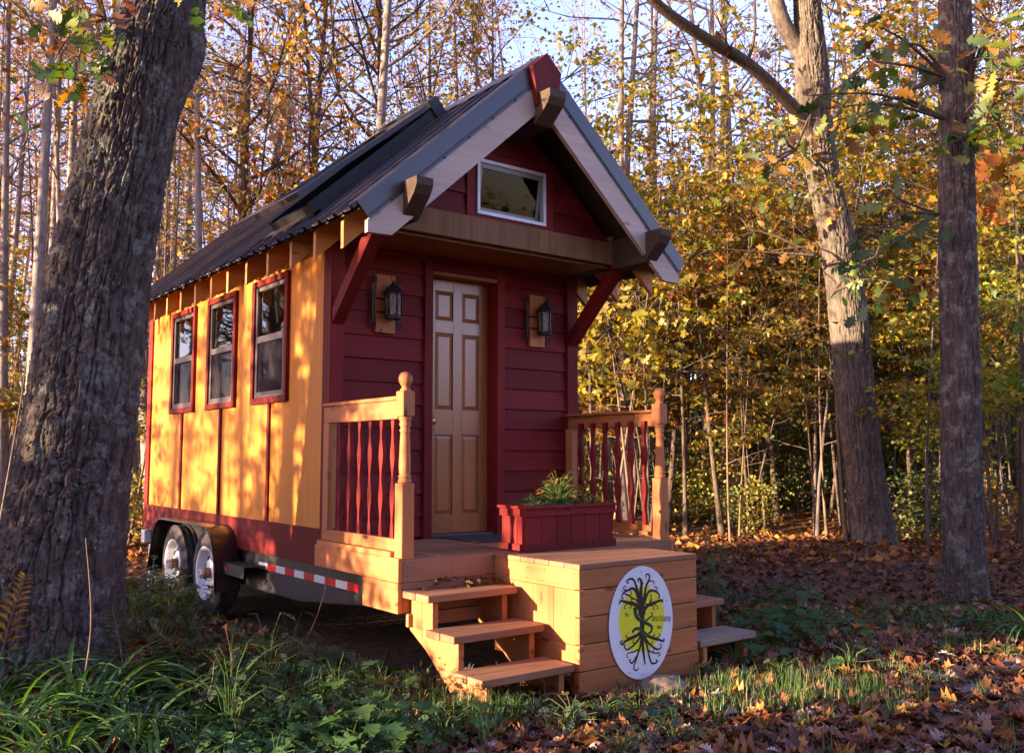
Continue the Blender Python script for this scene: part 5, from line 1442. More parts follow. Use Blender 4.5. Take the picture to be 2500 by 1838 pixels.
# near oak sprays: twigs with single large leaves
OAKM = {}
for nm, c in (('green', [(0.045, 0.095, 0.022), (0.065, 0.12, 0.025)]), ('lime', [(0.13, 0.19, 0.025), (0.20, 0.24, 0.03)]), ('gold', [(0.40, 0.25, 0.03), (0.34, 0.17, 0.03)]), ('amber', [(0.30, 0.13, 0.03), (0.20, 0.08, 0.03)])):
    OAKM[nm] = np_mesh('leaf', T_OAK[0] * 1.0, T_OAK[1], leaf_mat('oak_leaf_' + nm, c, 0.4, 0.05, 0.01), False)
MAPM = {}
for nm, c in (('gold', [(0.45, 0.27, 0.03), (0.38, 0.25, 0.03)]), ('orange', [(0.50, 0.20, 0.03), (0.42, 0.15, 0.03)]), ('lime', [(0.34, 0.33, 0.03), (0.42, 0.36, 0.035)])):
    MAPM[nm] = np_mesh('leaf', T_MAP[0] * 1.0, T_MAP[1], leaf_mat('maple_leaf_' + nm, c, 0.5, 0.04, 0.01), False)
def spray(tree, start, ends, nleaf, size, mats, bark='brown', r0=0.012, spread=0.12, sag=0.1, shapes=OAKM, tilt=0.7):
    """a branch that leaves the trunk at start, one twig to each end point, leaves as sub-parts"""
    o = base_of(tree)
    a = Acc(); spots = []
    for e in ends:
        s_, e_ = Vector(start), Vector(e)
        mid = s_.lerp(e_, 0.5) + Vector((random.uniform(-.1, .1), random.uniform(-.1, .1), random.uniform(0.0, 0.22)))
        pts = curve([s_, mid, e_], 5)
        a.tube(rel(pts, o), [r0 * (1 - 0.8 * i / (len(pts) - 1)) for i in range(len(pts))], 5)
        for k in range(3):
            i = random.randrange(len(pts) // 2, len(pts))
            p = Vector(pts[i]); q = p + Vector((random.uniform(-1, 1), random.uniform(-1, 1), random.uniform(-.8, .5))) * spread * 1.6
            a.tube(rel([tuple(p), tuple(p.lerp(q, .5) + Vector((0, 0, .02))), tuple(q)], o), [r0 * .4, r0 * .3, r0 * .15], 4)
            spots += [p.lerp(q, t) for t in (0.4, 0.7, 1.0)]
        spots += [Vector(p) for p in pts[len(pts) * 2 // 3:]]
    br = link('branch', a.mesh('branch', BK[bark]), tree)
    for k in range(nleaf):
        p = random.choice(spots) + Vector((random.gauss(0, spread), random.gauss(0, spread), random.gauss(-sag, spread * 0.8)))
        l = link('leaf', shapes[random.choice(mats)], br)
        l.location = p - o
        l.rotation_euler = (random.gauss(-0.7, 0.5), random.gauss(0, tilt), random.uniform(0, 6.28))
        s_ = size * random.uniform(0.7, 1.2)
        l.scale = (s_ * 1.15, s_, s_)
    return br
random.seed(5)
def pt(u, v, d):
    """point seen at (u, v) of the 2247 wide picture, at depth d"""
    k = 2500 / 2247 / 2232.64
    cp, sp = math.cos(PITCH), math.sin(PITCH)
    f = Vector((math.sin(YAW) * cp, math.cos(YAW) * cp, sp)); r = Vector((math.cos(YAW), -math.sin(YAW), 0)); up_ = r.cross(f)
    return CAM + d * (f + r * (u - 1123.5) * k - up_ * (v - 826) * k)
spray(t1, pt(232, 40, 5.75), [pt(120, 150, 5.3), pt(90, 215, 5.2), pt(160, 110, 5.2), pt(170, 200, 5.3), pt(180, -30, 5.3), pt(150, 30, 5.2)], 40, 0.155, ['green', 'green', 'lime', 'lime', 'gold', 'amber'], r0=0.010, spread=0.085, sag=0.03)
spray(t1, pt(235, 60, 5.75), [pt(200, 190, 5.6), pt(130, 60, 5.7)], 14, 0.15, ['green', 'green', 'lime'], r0=0.008, spread=0.09, sag=0.03)
spray(t1, pt(425, -10, 5.75), [pt(520, 5, 5.6), pt(500, 30, 5.6)], 9, 0.15, ['lime', 'gold', 'lime', 'green'], r0=0.008, spread=0.06, sag=0.0)
# oak sprays in front of and between the two right trunks
spray(t3, pt(2075, 170, 9.0), [pt(1975, 100, 8.6), pt(1900, 135, 8.3), pt(1860, 270, 8.2), pt(1930, 60, 8.5)], 34, 0.21, ['green', 'green', 'lime', 'amber', 'gold'], r0=0.022, spread=0.17)
spray(t3, pt(2070, 260, 9.0), [pt(1900, 250, 8.4), pt(1800, 240, 8.2), pt(1770, 210, 8.0)], 40, 0.21, ['green', 'lime', 'green', 'gold'], r0=0.020, spread=0.18)
spray(t3, pt(2060, 470, 9.0), [pt(1960, 430, 8.5), pt(1900, 520, 8.3), pt(1880, 600, 8.4)], 26, 0.21, ['green', 'green', 'lime'], r0=0.018, spread=0.17)
spray(t3, pt(2125, 200, 8.95), [pt(2180, 130, 8.5), pt(2240, 60, 8.4), pt(2250, 180, 8.2), pt(2170, 40, 8.6)], 36, 0.22, ['green', 'green', 'lime', 'gold'], r0=0.022, spread=0.2)
spray(t3, pt(2105, 260, 8.85), [pt(2080, 270, 8.6), pt(2120, 290, 8.55), pt(2165, 310, 8.5)], 15, 0.22, ['lime', 'green', 'green'], r0=0.012, spread=0.09)
spray(t3, pt(2130, 330, 8.95), [pt(2200, 270, 8.6), pt(2250, 300, 8.5), pt(2230, 200, 8.5)], 22, 0.20, ['green', 'lime', 'gold'], r0=0.016, spread=0.2)
spray(t2, pt(1745, 330, 14.2), [pt(1660, 370, 13), pt(1720, 300, 13), pt(1780, 250, 12.6), pt(1690, 400, 13)], 46, 0.24, ['green', 'lime', 'gold', 'gold'], r0=0.03, spread=0.28)
spray(t2, pt(1830, 640, 14.0), [pt(1930, 560, 12.5), pt(1880, 620, 12.5), pt(1960, 620, 12)], 28, 0.24, ['green', 'green', 'lime'], r0=0.025, spread=0.24)
spray(t2, pt(1600, 110, 13.2), [pt(1560, 20, 13), pt(1640, 60, 12.5), pt(1500, 60, 13)], 22, 0.22, ['amber', 'gold', 'amber'], r0=0.02, spread=0.3)
spray(t2, pt(1790, 560, 14.0), [pt(1560, 545, 14), pt(1640, 500, 14)], 40, 0.20, ['gold', 'lime', 'gold'], r0=0.03, spread=0.4)
# branch bundles with sun on them: maples close behind the porch and the orange one at the right edge
m1 = thing('maple_sapling', 'sunlit maple sapling with large bright yellow leaves showing above the right railing', 'tree', (*at(1420, 14.6), GZ))
a = Acc(); o = base_of(m1)
for e in ((1400, 620), (1330, 700), (1470, 640), (1380, 850)):
    p0 = Vector((o.x, o.y, GZ)); e_ = pt(*e, 14.5)
    a.tube(rel(curve([p0, p0.lerp(e_, .5) + Vector((.12, .05, .1)), e_], 4), o), [0.03 * (1 - i / 9.5) + .004 for i in range(9)], 6)
link('trunk', a.mesh('trunk', BK['brown']), m1)
for s_, ends in (((1400, 640), [(1300, 700), (1350, 760), (1420, 700), (1300, 800)]), ((1420, 690), [(1480, 640), (1500, 700), (1440, 760), (1390, 800)]), ((1340, 720), [(1290, 760), (1320, 830), (1380, 860), (1275, 840)])):
    spray(m1, pt(*s_, 14.5), [pt(e[0], e[1], random.uniform(13.9, 15.0)) for e in ends], 95, 0.155, ['lime', 'lime', 'gold', 'lime'], r0=0.014, spread=0.22, sag=0.02, shapes=MAPM, tilt=0.5)
m2 = thing('maple_sapling', 'orange leaved maple branches at the right edge behind the straight dark trunk', 'tree', (*at(2235, 11.5), GZ))
a = Acc(); o = base_of(m2)
a.tube(rel(curve([Vector((o.x, o.y, GZ)), pt(2240, 700, 11.5), pt(2215, 350, 11.5)], 4), o), [0.04 - 0.004 * i for i in range(9)], 6)
link('trunk', a.mesh('trunk', BK['brown']), m2)
spray(m2, pt(2215, 400, 11.5), [pt(2140, 470, 11), pt(2190, 370, 11), pt(2250, 350, 11), pt(2150, 400, 11.2), pt(2230, 450, 11)], 80, 0.16, ['orange', 'orange', 'gold'], r0=0.014, spread=0.2, sag=0.02, shapes=MAPM, tilt=0.5)

# the crowns of the oaks, above the picture
def crown(tree, c, rad, n, size, mat, seed):
    rg = np.random.default_rng(seed)
    k = rg.normal(0, 1, (60, 3)); k /= np.linalg.norm(k, axis=1)[:, None]
    ctr = np.array(c) + k * np.array(rad) * rg.uniform(0.45, 1.0, (60, 1))
    P = ctr[rg.integers(0, 60, n)] + rg.normal(0, 0.55, (n, 3))
    V, F = scatter(T_SW, P, rg.uniform(0.8, 1.3, n) * size, rg, 0.7, 0.4)
    link('crown', np_mesh('crown', V - np.array(base_of(tree)), F, LM[mat], False), tree)
    a = Acc(); o = base_of(tree)
    for q in ctr[:22]:
        s_ = Vector(c) - Vector((0, 0, rad[2] * 0.9)); e_ = Vector(q)
        a.tube(rel(curve([s_, s_.lerp(e_, .5) + Vector((0, 0, .5)), e_], 3), o), [0.09 - 0.0135 * i for i in range(7)][:7], 5)
    link('limb', a.mesh('limb', BK['brown']), tree)
crown(t1, (-0.9, -0.9, 10.8), (5.0, 5.0, 2.6), 9000, 0.20, 'oak', 41)
crown(t2, (8.6, 2.4, 14.5), (5.0, 5.0, 3.0), 6500, 0.20, 'oak', 42)
crown(t3, (5.4, -2.6, 11.0), (4.2, 4.2, 2.6), 7500, 0.20, 'oak', 43)
# ------------------------------------------------------------------ ground cover
rng = np.random.default_rng(77)
def free_spot(x, y):
    if -0.02 < x < 2.4 and -1.15 < y < YL: return False
    if BX0 - 0.02 < x < BX1 + 0.02 and BY - 0.03 < y < 0: return False
    if (x + 1.53) ** 2 + (y - 0.6) ** 2 < 0.42 ** 2: return False
    return True
def sample(n, d0, d1, u0, u1, dens=None):
    out = []
    tries = 0
    while len(out) < n and tries < n * 30:
        tries += 1
        d = math.sqrt(rng.uniform(d0 * d0, d1 * d1)); u = rng.uniform(u0, u1)
        x, y = at(u, d)
        if not free_spot(x, y): continue
        if dens is not None and rng.uniform() > dens(u, d, x, y): continue
        out.append((x, y))
    return out
gzv = lambda pts: np.array([(x, y, ground_z(x, y)) for x, y in pts])
# fallen leaves: the 300 that show largest are things, the rest one litter
FL = []
for nm, m in (('brown', 'litter'), ('pale', 'litter_pale'), ('orange', 'litter_orange')):
    for t_ in (T_OAKC, T_MAPC, tmpl_outline(OAKH, 0.15, 0.22, 0.5)):
        FL.append((nm, np_mesh('fallen_leaf', t_[0] * [1.1, 1, 1] - [0, 0.5, 0], t_[1], LM[m], False)))
lab = {'brown': 'dry brown fallen leaf lying among many on the ground in front', 'pale': 'pale curled fallen leaf showing its light underside on the ground in front', 'orange': 'orange fallen leaf lying among brown ones on the ground in front'}
def near_dens(u, d, x, y):
    if u > 1000: return 0.95
    return 0.30 if u < 500 else 0.55
for x, y in sample(300, 4.15, 6.3, 150, 2300, near_dens):
    k = random.choice([0, 0, 0, 2, 2, 2, 2, 1, 0, 3, 5, 6, 8, 8])
    nm, me = FL[k]
    l = link('fallen_leaf', me)
    l.location = (x, y, ground_z(x, y) + random.uniform(0.014, 0.035))
    l.rotation_euler = (random.gauss(0, 0.32), random.gauss(0, 0.32), random.uniform(0, 6.28))
    s_ = random.uniform(0.09, 0.17) * (0.8 if nm == 'pale' else 1)
    l.scale = (s_, s_, s_ * random.uniform(0.6, 1.5))
    tag(l, lab[nm], 'leaf', nm + ' fallen leaves in front of the steps')
T_OVC = tmpl_outline(OVH, 0.3, 0.25, 0.2)
acc = Acc()
def litter(n, d0, d1, u0, u1, tmpl, s0, s1, dens, lift=0.012, tilt=0.28):
    P = gzv(sample(n, d0, d1, u0, u1, dens))
    P[:, 2] += rng.uniform(0.004, lift + 0.012, len(P))
    n = len(P)
    x, y, z = frames(n, rng, tilt, None, 0.0)
    y = y * np.array([1, 1, 0.35]); y /= np.linalg.norm(y, axis=1)[:, None]
    x = np.cross(y, z); x /= np.linalg.norm(x, axis=1)[:, None]; z = np.cross(x, y)
    return scatter(tmpl, P, rng.uniform(s0, s1, n), rng, fr=(x, y, z))
def dens_r(u, d, x, y):
    nz = vnoise(np.array([[x * 1.3, y * 1.3, 0.0]]), 5)[0]
    base = 0.35 + 0.75 * nz
    if u < 600: base *= 0.75
    if 1650 < u and 4.6 < d < 6.6 and u > 2000: base *= 0.4
    return base
for args in ((4600, 4.0, 7.2, -50, 2350, T_OAKC, 0.07, 0.15, dens_r), (900, 4.0, 7.2, -50, 2350, T_MAPC, 0.07, 0.13, dens_r), (3000, 4.0, 7.2, -50, 2350, T_OVC, 0.05, 0.11, dens_r), (7500, 6.5, 15.5, -50, 2400, T_MAPC, 0.07, 0.13, dens_r)):
    acc.add(*litter(*args))
tag(link('leaf_litter', acc.mesh('leaf_litter', LM['litter'], False)), 'brown autumn leaf litter covering the ground', 'leaf litter', kind='stuff')
acc = Acc()
acc.add(*litter(520, 4.0, 8.5, 300, 2350, T_OAKC, 0.05, 0.10, dens_r, 0.03, 0.5))
tag(link('leaf_litter', acc.mesh('leaf_litter', LM['litter_pale'], False)), 'scattered pale curled leaves lying on the brown litter', 'leaf litter', kind='stuff')
acc = Acc()
acc.add(*litter(900, 4.0, 8.5, 300, 2350, T_MAPC, 0.07, 0.13, dens_r, 0.02, 0.4))
acc.add(*litter(14000, 12.0, 30, -100, 2450, T_SW, 0.10, 0.16, lambda u, d, x, y: 0.9, 0.03, 0.5))
tag(link('leaf_litter', acc.mesh('leaf_litter', LM['litter_orange'], False)), 'orange leaves strewn over the clearing and the wood floor', 'leaf litter', kind='stuff')

# grass: short tufts
def grass(name, pts, h0, h1, lab_, mat='grass', n_per=1):
    n = len(pts)
    P = gzv(pts)
    az = rng.uniform(0, 2 * np.pi, n)
    h = rng.uniform(h0, h1, n); bend = rng.uniform(0.1, 0.9, n)
    d = np.stack([np.cos(az), np.sin(az), np.zeros(n)], -1); sd_ = np.stack([-np.sin(az), np.cos(az), np.zeros(n)], -1)
    wd = (0.0028 + 0.0022 * rng.uniform(size=n))[:, None]
    up_ = np.array([0, 0, 1.0])
    rows = []
    for t in (0.0, 0.4, 0.75, 1.0):
        c = P + (up_ * (t - 0.25 * bend[:, None] * t * t)) * h[:, None] + d * (bend * t * t * h * 0.7)[:, None]
        k = wd * (1 - 0.9 * t)
        rows += [c - sd_ * k, c + sd_ * k]
    V = np.stack(rows, 1).reshape(-1, 3)
    F = np.array([(0, 1, 3, 2), (2, 3, 5, 4), (4, 5, 7, 6)])
    F = (F[None] + (np.arange(n) * 8)[:, None, None]).reshape(-1, 4)
    tag(link(name, np_mesh(name, V, F, LM[mat], False)), lab_, 'grass', kind='stuff')
def tufted(n, dens, d0, d1, u0, u1):
    c = sample(n // 14, d0, d1, u0, u1, dens)
    out = []
    for x, y in c:
        for k in range(14):
            q = (x + rng.normal(0, 0.035), y + rng.normal(0, 0.035))
            if free_spot(*q): out.append(q)
    return out
def dens_g(u, d, x, y):
    a = math.exp(-((u - 1720) / 230) ** 2 - ((d - 5.45) / 0.42) ** 2)
    b = 0.30 * math.exp(-((u - 800) / 260) ** 2 - ((d - 5.8) / 0.9) ** 2)
    c = 0.08 * math.exp(-((u - 1950) / 220) ** 2 - ((d - 7.4) / 0.8) ** 2)
    return a + b + c + 0.02
grass('grass', tufted(5000, dens_g, 4.1, 10, 300, 2350), 0.05, 0.15, 'short green grass growing beside the platform box')
grass('dry_grass', tufted(1600, lambda u, d, x, y: math.exp(-((u - 1050) / 60) ** 2 - ((d - 5.1) / 0.25) ** 2) + 0.4 * math.exp(-((u - 780) / 130) ** 2 - ((d - 5.6) / 0.5) ** 2), 4.4, 6.5, 500, 1200), 0.08, 0.2, 'tufts of yellowing grass at the foot of the left stringer')

# daylily clumps, blade by blade
def blade_mesh(L_, wd, arch, seed):
    r_ = random.Random(seed)
    n = 8; V = []; F = []
    tw = r_.uniform(-.5, .5)
    for i in range(n + 1):
        t = i / n
        a = arch * t
        y = L_ * (math.sin(a) / arch) * (1 if True else 0); z = L_ * (1 - math.cos(a)) / arch
        # rises first, then arches over
        yy = L_ * t * math.sin(0.25 + arch * 0.55 * t); zz = L_ * t * math.cos(0.25 + arch * 0.62 * t)
        w_ = wd * (0.75 + 0.5 * t) * (1 - t ** 3.2) + 0.0008
        xo = 0.02 * math.sin(tw * t * 4)
        V += [(xo - w_, yy, zz + w_ * 0.55), (xo, yy, zz), (xo + w_, yy, zz + w_ * 0.55)]
    for i in range(n):
        for k in (0, 1): F.append((i * 3 + k, i * 3 + k + 1, i * 3 + k + 4, i * 3 + k + 3))
    return np_mesh('leaf', np.array(V), np.array(F), LM['blade'], True)
random.seed(9)
BLADES = [blade_mesh(random.uniform(0.45, 0.75), random.uniform(0.010, 0.016), random.uniform(1.3, 2.6), i) for i in range(10)]
def daylily(x, y, n, label, s0=1.0, r=0.10):
    z = ground_z(x, y)
    t = thing('daylily', label, 'plant', (x, y, z), 'daylily clumps in the foreground')
    for k in range(n):
        l = link('leaf', random.choice(BLADES), t)
        a = random.uniform(0, 6.28); q = r * random.uniform(0, 1)
        l.location = (q * math.cos(a), q * math.sin(a), -0.02)
        l.rotation_euler = (random.gauss(0, 0.12), random.gauss(0, 0.1), a - math.pi / 2 + random.gauss(0, 0.6))
        s_ = s0 * random.uniform(0.65, 1.12)
        l.scale = (s_, s_, s_)
for u, d, n, lb, s_, r in ((60, 4.55, 34, 'daylily clump with arching leaves in the bottom left corner of the picture', 0.95, 0.14), (210, 4.9, 40, 'tall daylily clump of arching leaves right in front of the great trunk', 1.0, 0.15), (330, 4.5, 32, 'daylily clump with drooping leaves left of the low green plants', 0.9, 0.13), (20, 5.2, 30, 'daylily clump half hidden at the left edge beside the yellow fern', 1.0, 0.14), (480, 5.05, 24, 'smaller daylily clump between the great trunk and the steps', 0.85, 0.12), (150, 4.25, 30, 'daylily clump cut off by the bottom edge at the left', 0.8, 0.14), (300, 5.35, 22, 'daylily clump leaning against the right foot of the great trunk', 0.85, 0.12),
                          (2150, 7.6, 30, 'long leaved green clump behind the path at the foot of the dark trunk', 0.75, 0.2), (2235, 7.1, 34, 'bright long leaved clump catching light at the right edge', 0.8, 0.2), (1960, 8.1, 22, 'grassy leaved clump left of the straight dark trunk', 0.65, 0.2), (1790, 7.9, 18, 'small grassy clump in the leaf litter right of the grey steps', 0.55, 0.15)):
    x, y = at(u, d)
    daylily(x, y, int(n * 1.5), lb, s_, r)

# leafy ground plants
def leafy(name, label, n, size, spread, h, mat, tmpl, grp, seed):
    r_ = random.Random(seed)
    t = thing(name, label, 'plant', (0, 0, 0), grp)
    me = [np_mesh('leaf', tmpl[0] * [k, 1, 1], tmpl[1], LM[mat], False) for k in (0.9, 1.15)]
    st = Acc()
    for k in range(n):
        a = k * 2.4 + r_.uniform(-.4, .4); q = spread * math.sqrt((k + 0.5) / n); zz = h * (1 - 0.6 * (q / spread) ** 2) * r_.uniform(0.7, 1.1)
        st.tube([(0, 0, -0.02), (q * 0.4 * math.cos(a), q * 0.4 * math.sin(a), zz * 0.75), (q * math.cos(a), q * math.sin(a), zz)], [0.003, 0.002, 0.0015], 4)
        l = link('leaf', r_.choice(me), t)
        l.location = (q * math.cos(a), q * math.sin(a), zz)
        l.rotation_euler = (r_.gauss(-0.25, 0.25), r_.gauss(0, 0.25), a - math.pi / 2 + r_.gauss(0, 0.3))
        s_ = size * r_.uniform(0.7, 1.2)
        l.scale = (s_, s_, s_)
    link('stem', st.mesh('stem', BK['stem_green']), t)
    return t
GP = 'low leafy plants in front of the trailer'
PP = [leafy('ground_plant', 'low dark green oval leaved plant', 16, 0.085, 0.16, 0.13, 'dark', T_OV, GP, 1),
      leafy('ground_plant', 'low dark green lobed leaved plant', 12, 0.11, 0.18, 0.17, 'dark', T_MAP, GP, 2),
      leafy('ground_plant', 'small light green weed', 18, 0.06, 0.14, 0.15, 'under', T_OV, GP, 3),
      leafy('ground_plant', 'taller green weed with layered leaves', 20, 0.085, 0.17, 0.38, 'under', T_OV, GP, 4)]
spots = [(560, 4.6, 0), (640, 4.45, 1), (720, 4.6, 0), (800, 4.5, 1), (600, 4.85, 1), (690, 4.9, 0), (880, 4.75, 0), (760, 5.05, 1), (930, 5.0, 2), (840, 5.3, 0), (520, 5.3, 3), (600, 5.5, 3), (460, 5.8, 3), (390, 5.6, 2), (700, 5.6, 2), (650, 5.9, 3), (540, 6.0, 3), (430, 6.4, 3), (360, 6.9, 3), (310, 7.4, 3), (290, 8.2, 3), (330, 8.0, 3), (480, 6.6, 2), (740, 6.1, 2), (900, 4.4, 0), (980, 4.55, 2), (540, 4.35, 1), (450, 4.4, 0), (620, 4.2, 0), (860, 4.3, 1), (1130, 4.95, 2), (1170, 5.0, 2), (1320, 5.0, 2), (1395, 5.05, 1), (1250, 4.85, 2), (1650, 6.4, 1), (1600, 6.3, 2), (1560, 5.9, 2), (1740, 6.9, 0), (1830, 7.3, 1), (2000, 7.6, 2), (2080, 6.9, 0), (1470, 4.6, 2), (1360, 4.4, 2), (1700, 5.9, 2), (1850, 6.2, 0), (1540, 8.0, 1), (1550, 7.7, 3), (420, 5.1, 1), (380, 5.0, 0), (1000, 4.75, 1), (760, 4.3, 0)]
first = [True] * 4
for q in PP: q['label0'] = q['label']
for i in range(44):
    spots.append((random.uniform(330, 860), random.uniform(4.15, 5.9), random.choice([0, 0, 2, 3, 0, 1])))
for i in range(9):
    spots.append((random.uniform(1600, 2200), random.uniform(6.3, 9.5), random.choice([0, 1, 2, 2])))
for i in range(30):
    spots.append((random.uniform(285, 470), random.uniform(6.3, 9.5), random.choice([2, 3, 3])))
for u, d, k in spots:
    x, y = at(u, d)
    if not free_spot(x, y): continue
    s_ = random.uniform(0.8, 1.25)
    lb = PP[k]['label0'] + ' ' + ('before the great trunk' if u < 440 else ('in front of the trailer wheels' if d > 5.25 else 'at the lower left among daylilies') if u < 650 else ('under the reflective strip of the trailer' if d > 5.25 else 'in the shade left of the steps') if u < 960 else 'at the foot of the steps' if u < 1290 else 'before the platform box' if u < 1530 else 'right of the grey steps' if u < 1800 else 'near the straight dark trunk')
    lb += ', close by' if d < 4.5 else ', a step further' if d < 5.0 else ''
    if first[k]:
        first[k] = False
        PP[k]['label'] = lb
        PP[k].location = (x, y, ground_z(x, y)); PP[k].scale = (s_,) * 3
    else: dup(PP[k], (x, y, ground_z(x, y)), random.uniform(0, 6.28), s_, lb)
big = leafy('leafy_clump', 'bluish dark green mound of deeply cut leaves right of the grey steps', 60, 0.11, 0.36, 0.34, 'dark', T_MAP, None, 8)
x, y = at(1690, 7.0); big.location = (x, y, ground_z(x, y))
vine = leafy('climbing_plant', 'dark green leaves climbing at the back right corner of the platform box', 22, 0.10, 0.12, 0.85, 'dark', T_OV, None, 9)
vine.location = (2.62, -1.35, GZ)

# yellow fern fronds at the left edge and dry stalks
def fern(u, d, top, label, mat, grp=None):
    x, y = at(u, d); z = ground_z(x, y)
    t = thing('fern', label, 'fern', (x, y, z), grp)
    e = pt(*top, d)
    s_ = Vector((0, 0, 0)); e_ = e - Vector((x, y, z))
    pts = curve([s_, s_.lerp(e_, .55) + Vector((0, 0, .06)), e_], 8)
    a = Acc(); a.tube(pts, [0.004 - 0.003 * i / (len(pts) - 1) for i in range(len(pts))], 5)
    link('stalk', a.mesh('stalk', BK['dry']), t)
    me = np_mesh('leaflet', T_S[0] * [0.7, 1, 1], T_S[1], LM[mat], False)
    n = len(pts)
    for i in range(n // 3, n):
        for s2 in (-1, 1):
            p, q = Vector(pts[max(i - 1, 0)]), Vector(pts[i])
            dr_ = (q - p).normalized(); sd_ = dr_.cross(Vector((FWD.x, FWD.y, 0))).normalized() * s2
            v = (sd_ + dr_ * 0.55).normalized()
            l = link('leaflet', me, t); l.location = q
            l.rotation_euler = v.to_track_quat('Y', 'Z').to_euler()
            k = 0.13 * (1 - 0.7 * (i - n // 3) / (n - n // 3)); l.scale = (k, k, k)
fern(5, 5.1, (55, 1265), 'yellow fern frond standing at the left edge before the great trunk', 'fern')
fern(300, 5.3, (245, 1330), 'small green fern frond leaning across the foot of the great trunk', 'under')
fern(440, 5.5, (330, 1370), 'greenish fern frond spreading right of the great trunk', 'under')
def stalk(u, d, top, label, r0=0.006, bend=0.05):
    x, y = at(u, d); z = ground_z(x, y)
    e = pt(*top, d)
    pts = curve([Vector((x, y, z - .02)), Vector((x, y, z)).lerp(e, .5) + Vector((bend, 0, 0)), e], 5)
    mb = MB().tube(pts, [r0 * (1 - .7 * i / (len(pts) - 1)) for i in range(len(pts))], 6)
    solo('dry_stalk', mb, BK['dry'], label, 'plant stalk', (x, y, z))
stalk(192, 4.75, (188, 1180), 'tall thin dry stalk rising in front of the great trunk')
stalk(500, 4.95, (495, 1375), 'short dry stalk among the low plants before the steps', 0.004)
stalk(640, 5.9, (730, 1222), 'reddish bare twig leaning beside the trailer wheel', 0.005)
stalk(425, 4.8, (470, 1450), 'broken grey stick lying among the daylilies', 0.005)

# rock, marker flag
def rock(x, y, r, label, seed, fl=0.6, sx=1.0):
    import bmesh
    bm = bmesh.new(); bmesh.ops.create_icosphere(bm, subdivisions=4, radius=1.0)
    P = np.array([v.co[:] for v in bm.verts])
    n = fbm(P * 1.4 + seed, 4, seed)
    for v, k in zip(bm.verts, n):
        v.co *= r * (0.7 + 0.6 * k); v.co.z *= fl; v.co.x *= sx
    for f in bm.faces: f.smooth = True
    me = bpy.data.meshes.new('rock'); bm.to_mesh(me); me.materials.append(M['stone'])
    o = link('rock', me); o.location = (x, y, ground_z(x, y) + r * fl * 0.35)
    return tag(o, label, 'rock')
rock(1.20, -2.16, 0.12, 'flat brown stone lying against the platform under the oval sign', 4, 0.62, 1.25)
rock(0.02, -2.05, 0.055, 'small grey stone half buried near the left stair foot', 9)
rock(2.85, -2.9, 0.05, 'small grey stone lying at the edge of the gravel path', 12)
fx, fy = -0.20, -0.30
fg = thing('marker_flag', 'small red plastic marker stuck in the grass left of the steps', 'marker', (fx, fy, GZ))
part('stake', MB().tube([(fx, fy, GZ - 0.03), (fx + 0.012, fy, GZ + 0.09)], 0.003, 6), M['flag'], fg)
part('flag', MB().add([(fx + 0.012, fy, GZ + 0.085), (fx + 0.05, fy - 0.01, GZ + 0.03), (fx - 0.025, fy + 0.01, GZ + 0.02), (fx + 0.02, fy - 0.01, GZ + 0.01), (fx + 0.07, fy - 0.02, GZ + 0.028)], [(0, 1, 2), (1, 2, 3), (1, 3, 4)]), M['flag'], fg)

# plants in the planter
def potted(name, label, x, y, n, size, spread, h, mat, tmpl, seed, cat='plant'):
    t = leafy(name, label, n, size, spread, h, mat, tmpl, None, seed)
    t.location = (x, y, 0.265); t['category'] = cat
    return t
potted('potted_plant', 'fresh green leafy plant at the left end of the planter box', 1.03, -1.15, 24, 0.075, 0.10, 0.11, 'under', T_OV, 31)
potted('potted_plant', 'low green seedlings spilling over the middle of the planter box', 1.20, -1.17, 26, 0.07, 0.11, 0.08, 'under', T_OV, 33)
potted('potted_plant', 'airy browning plant rising from the middle of the planter box', 1.30, -1.10, 130, 0.034, 0.16, 0.27, 'fern', T_OV, 32)
potted('potted_plant', 'low green leaves behind the airy plant in the planter box', 1.42, -1.15, 24, 0.065, 0.10, 0.09, 'under', T_OV, 35)
potted('potted_plant', 'yellow and green plant at the right end of the planter box', 1.55, -1.15, 26, 0.05, 0.09, 0.10, 'green', T_OV, 34)
# bits of leaves caught on the first tread
acc = Acc()
P = np.stack([rng.uniform(0.05, 0.64, 26), rng.uniform(PY - 0.10, PY - 0.02, 26), np.full(26, TZ[0]) + rng.uniform(0.005, 0.04, 26)], -1)
acc.add(*scatter(T_OAKC, P, rng.uniform(0.05, 0.10, 26), rng, 0.6, 0.1))
tag(link('swept_leaves', acc.mesh('swept_leaves', LM['litter'], False)), 'brown leaves caught at the back of the top tread', 'leaves', kind='stuff')

# gravel path at the lower right
def gravel():
    m, nt, b = newmat('gravel')
    L = nt.links.new
    tc = N(nt, 'ShaderNodeTexCoord'); vo = N(nt, 'ShaderNodeTexVoronoi'); vo.inputs['Scale'].default_value = 55
    L(tc.outputs['Object'], vo.inputs['Vector'])
    r = ramp(nt, [(0, (0.05, 0.045, 0.05)), (0.5, (0.10, 0.085, 0.085)), (1, (0.20, 0.17, 0.165))])
    L(vo.outputs['Color'], r.inputs[0]); L(r.outputs[0], b.inputs['Base Color'])
    bp = N(nt, 'ShaderNodeBump'); bp.inputs['Strength'].default_value = 1.0; bp.inputs['Distance'].default_value = 0.015; bp.invert = True
    L(vo.outputs['Distance'], bp.inputs['Height']); L(bp.outputs[0], b.inputs['Normal'])
    b.inputs['Roughness'].default_value = 0.9
    return m
c0 = [at(2010, 5.9), at(2120, 6.3), at(2290, 6.6), at(2480, 6.9), at(2700, 7.3), at(2700, 5.6), at(2450, 5.4), at(2280, 5.35), at(2110, 5.45)]
pv = [(x, y, ground_z(x, y) + 0.016) for x, y in c0]
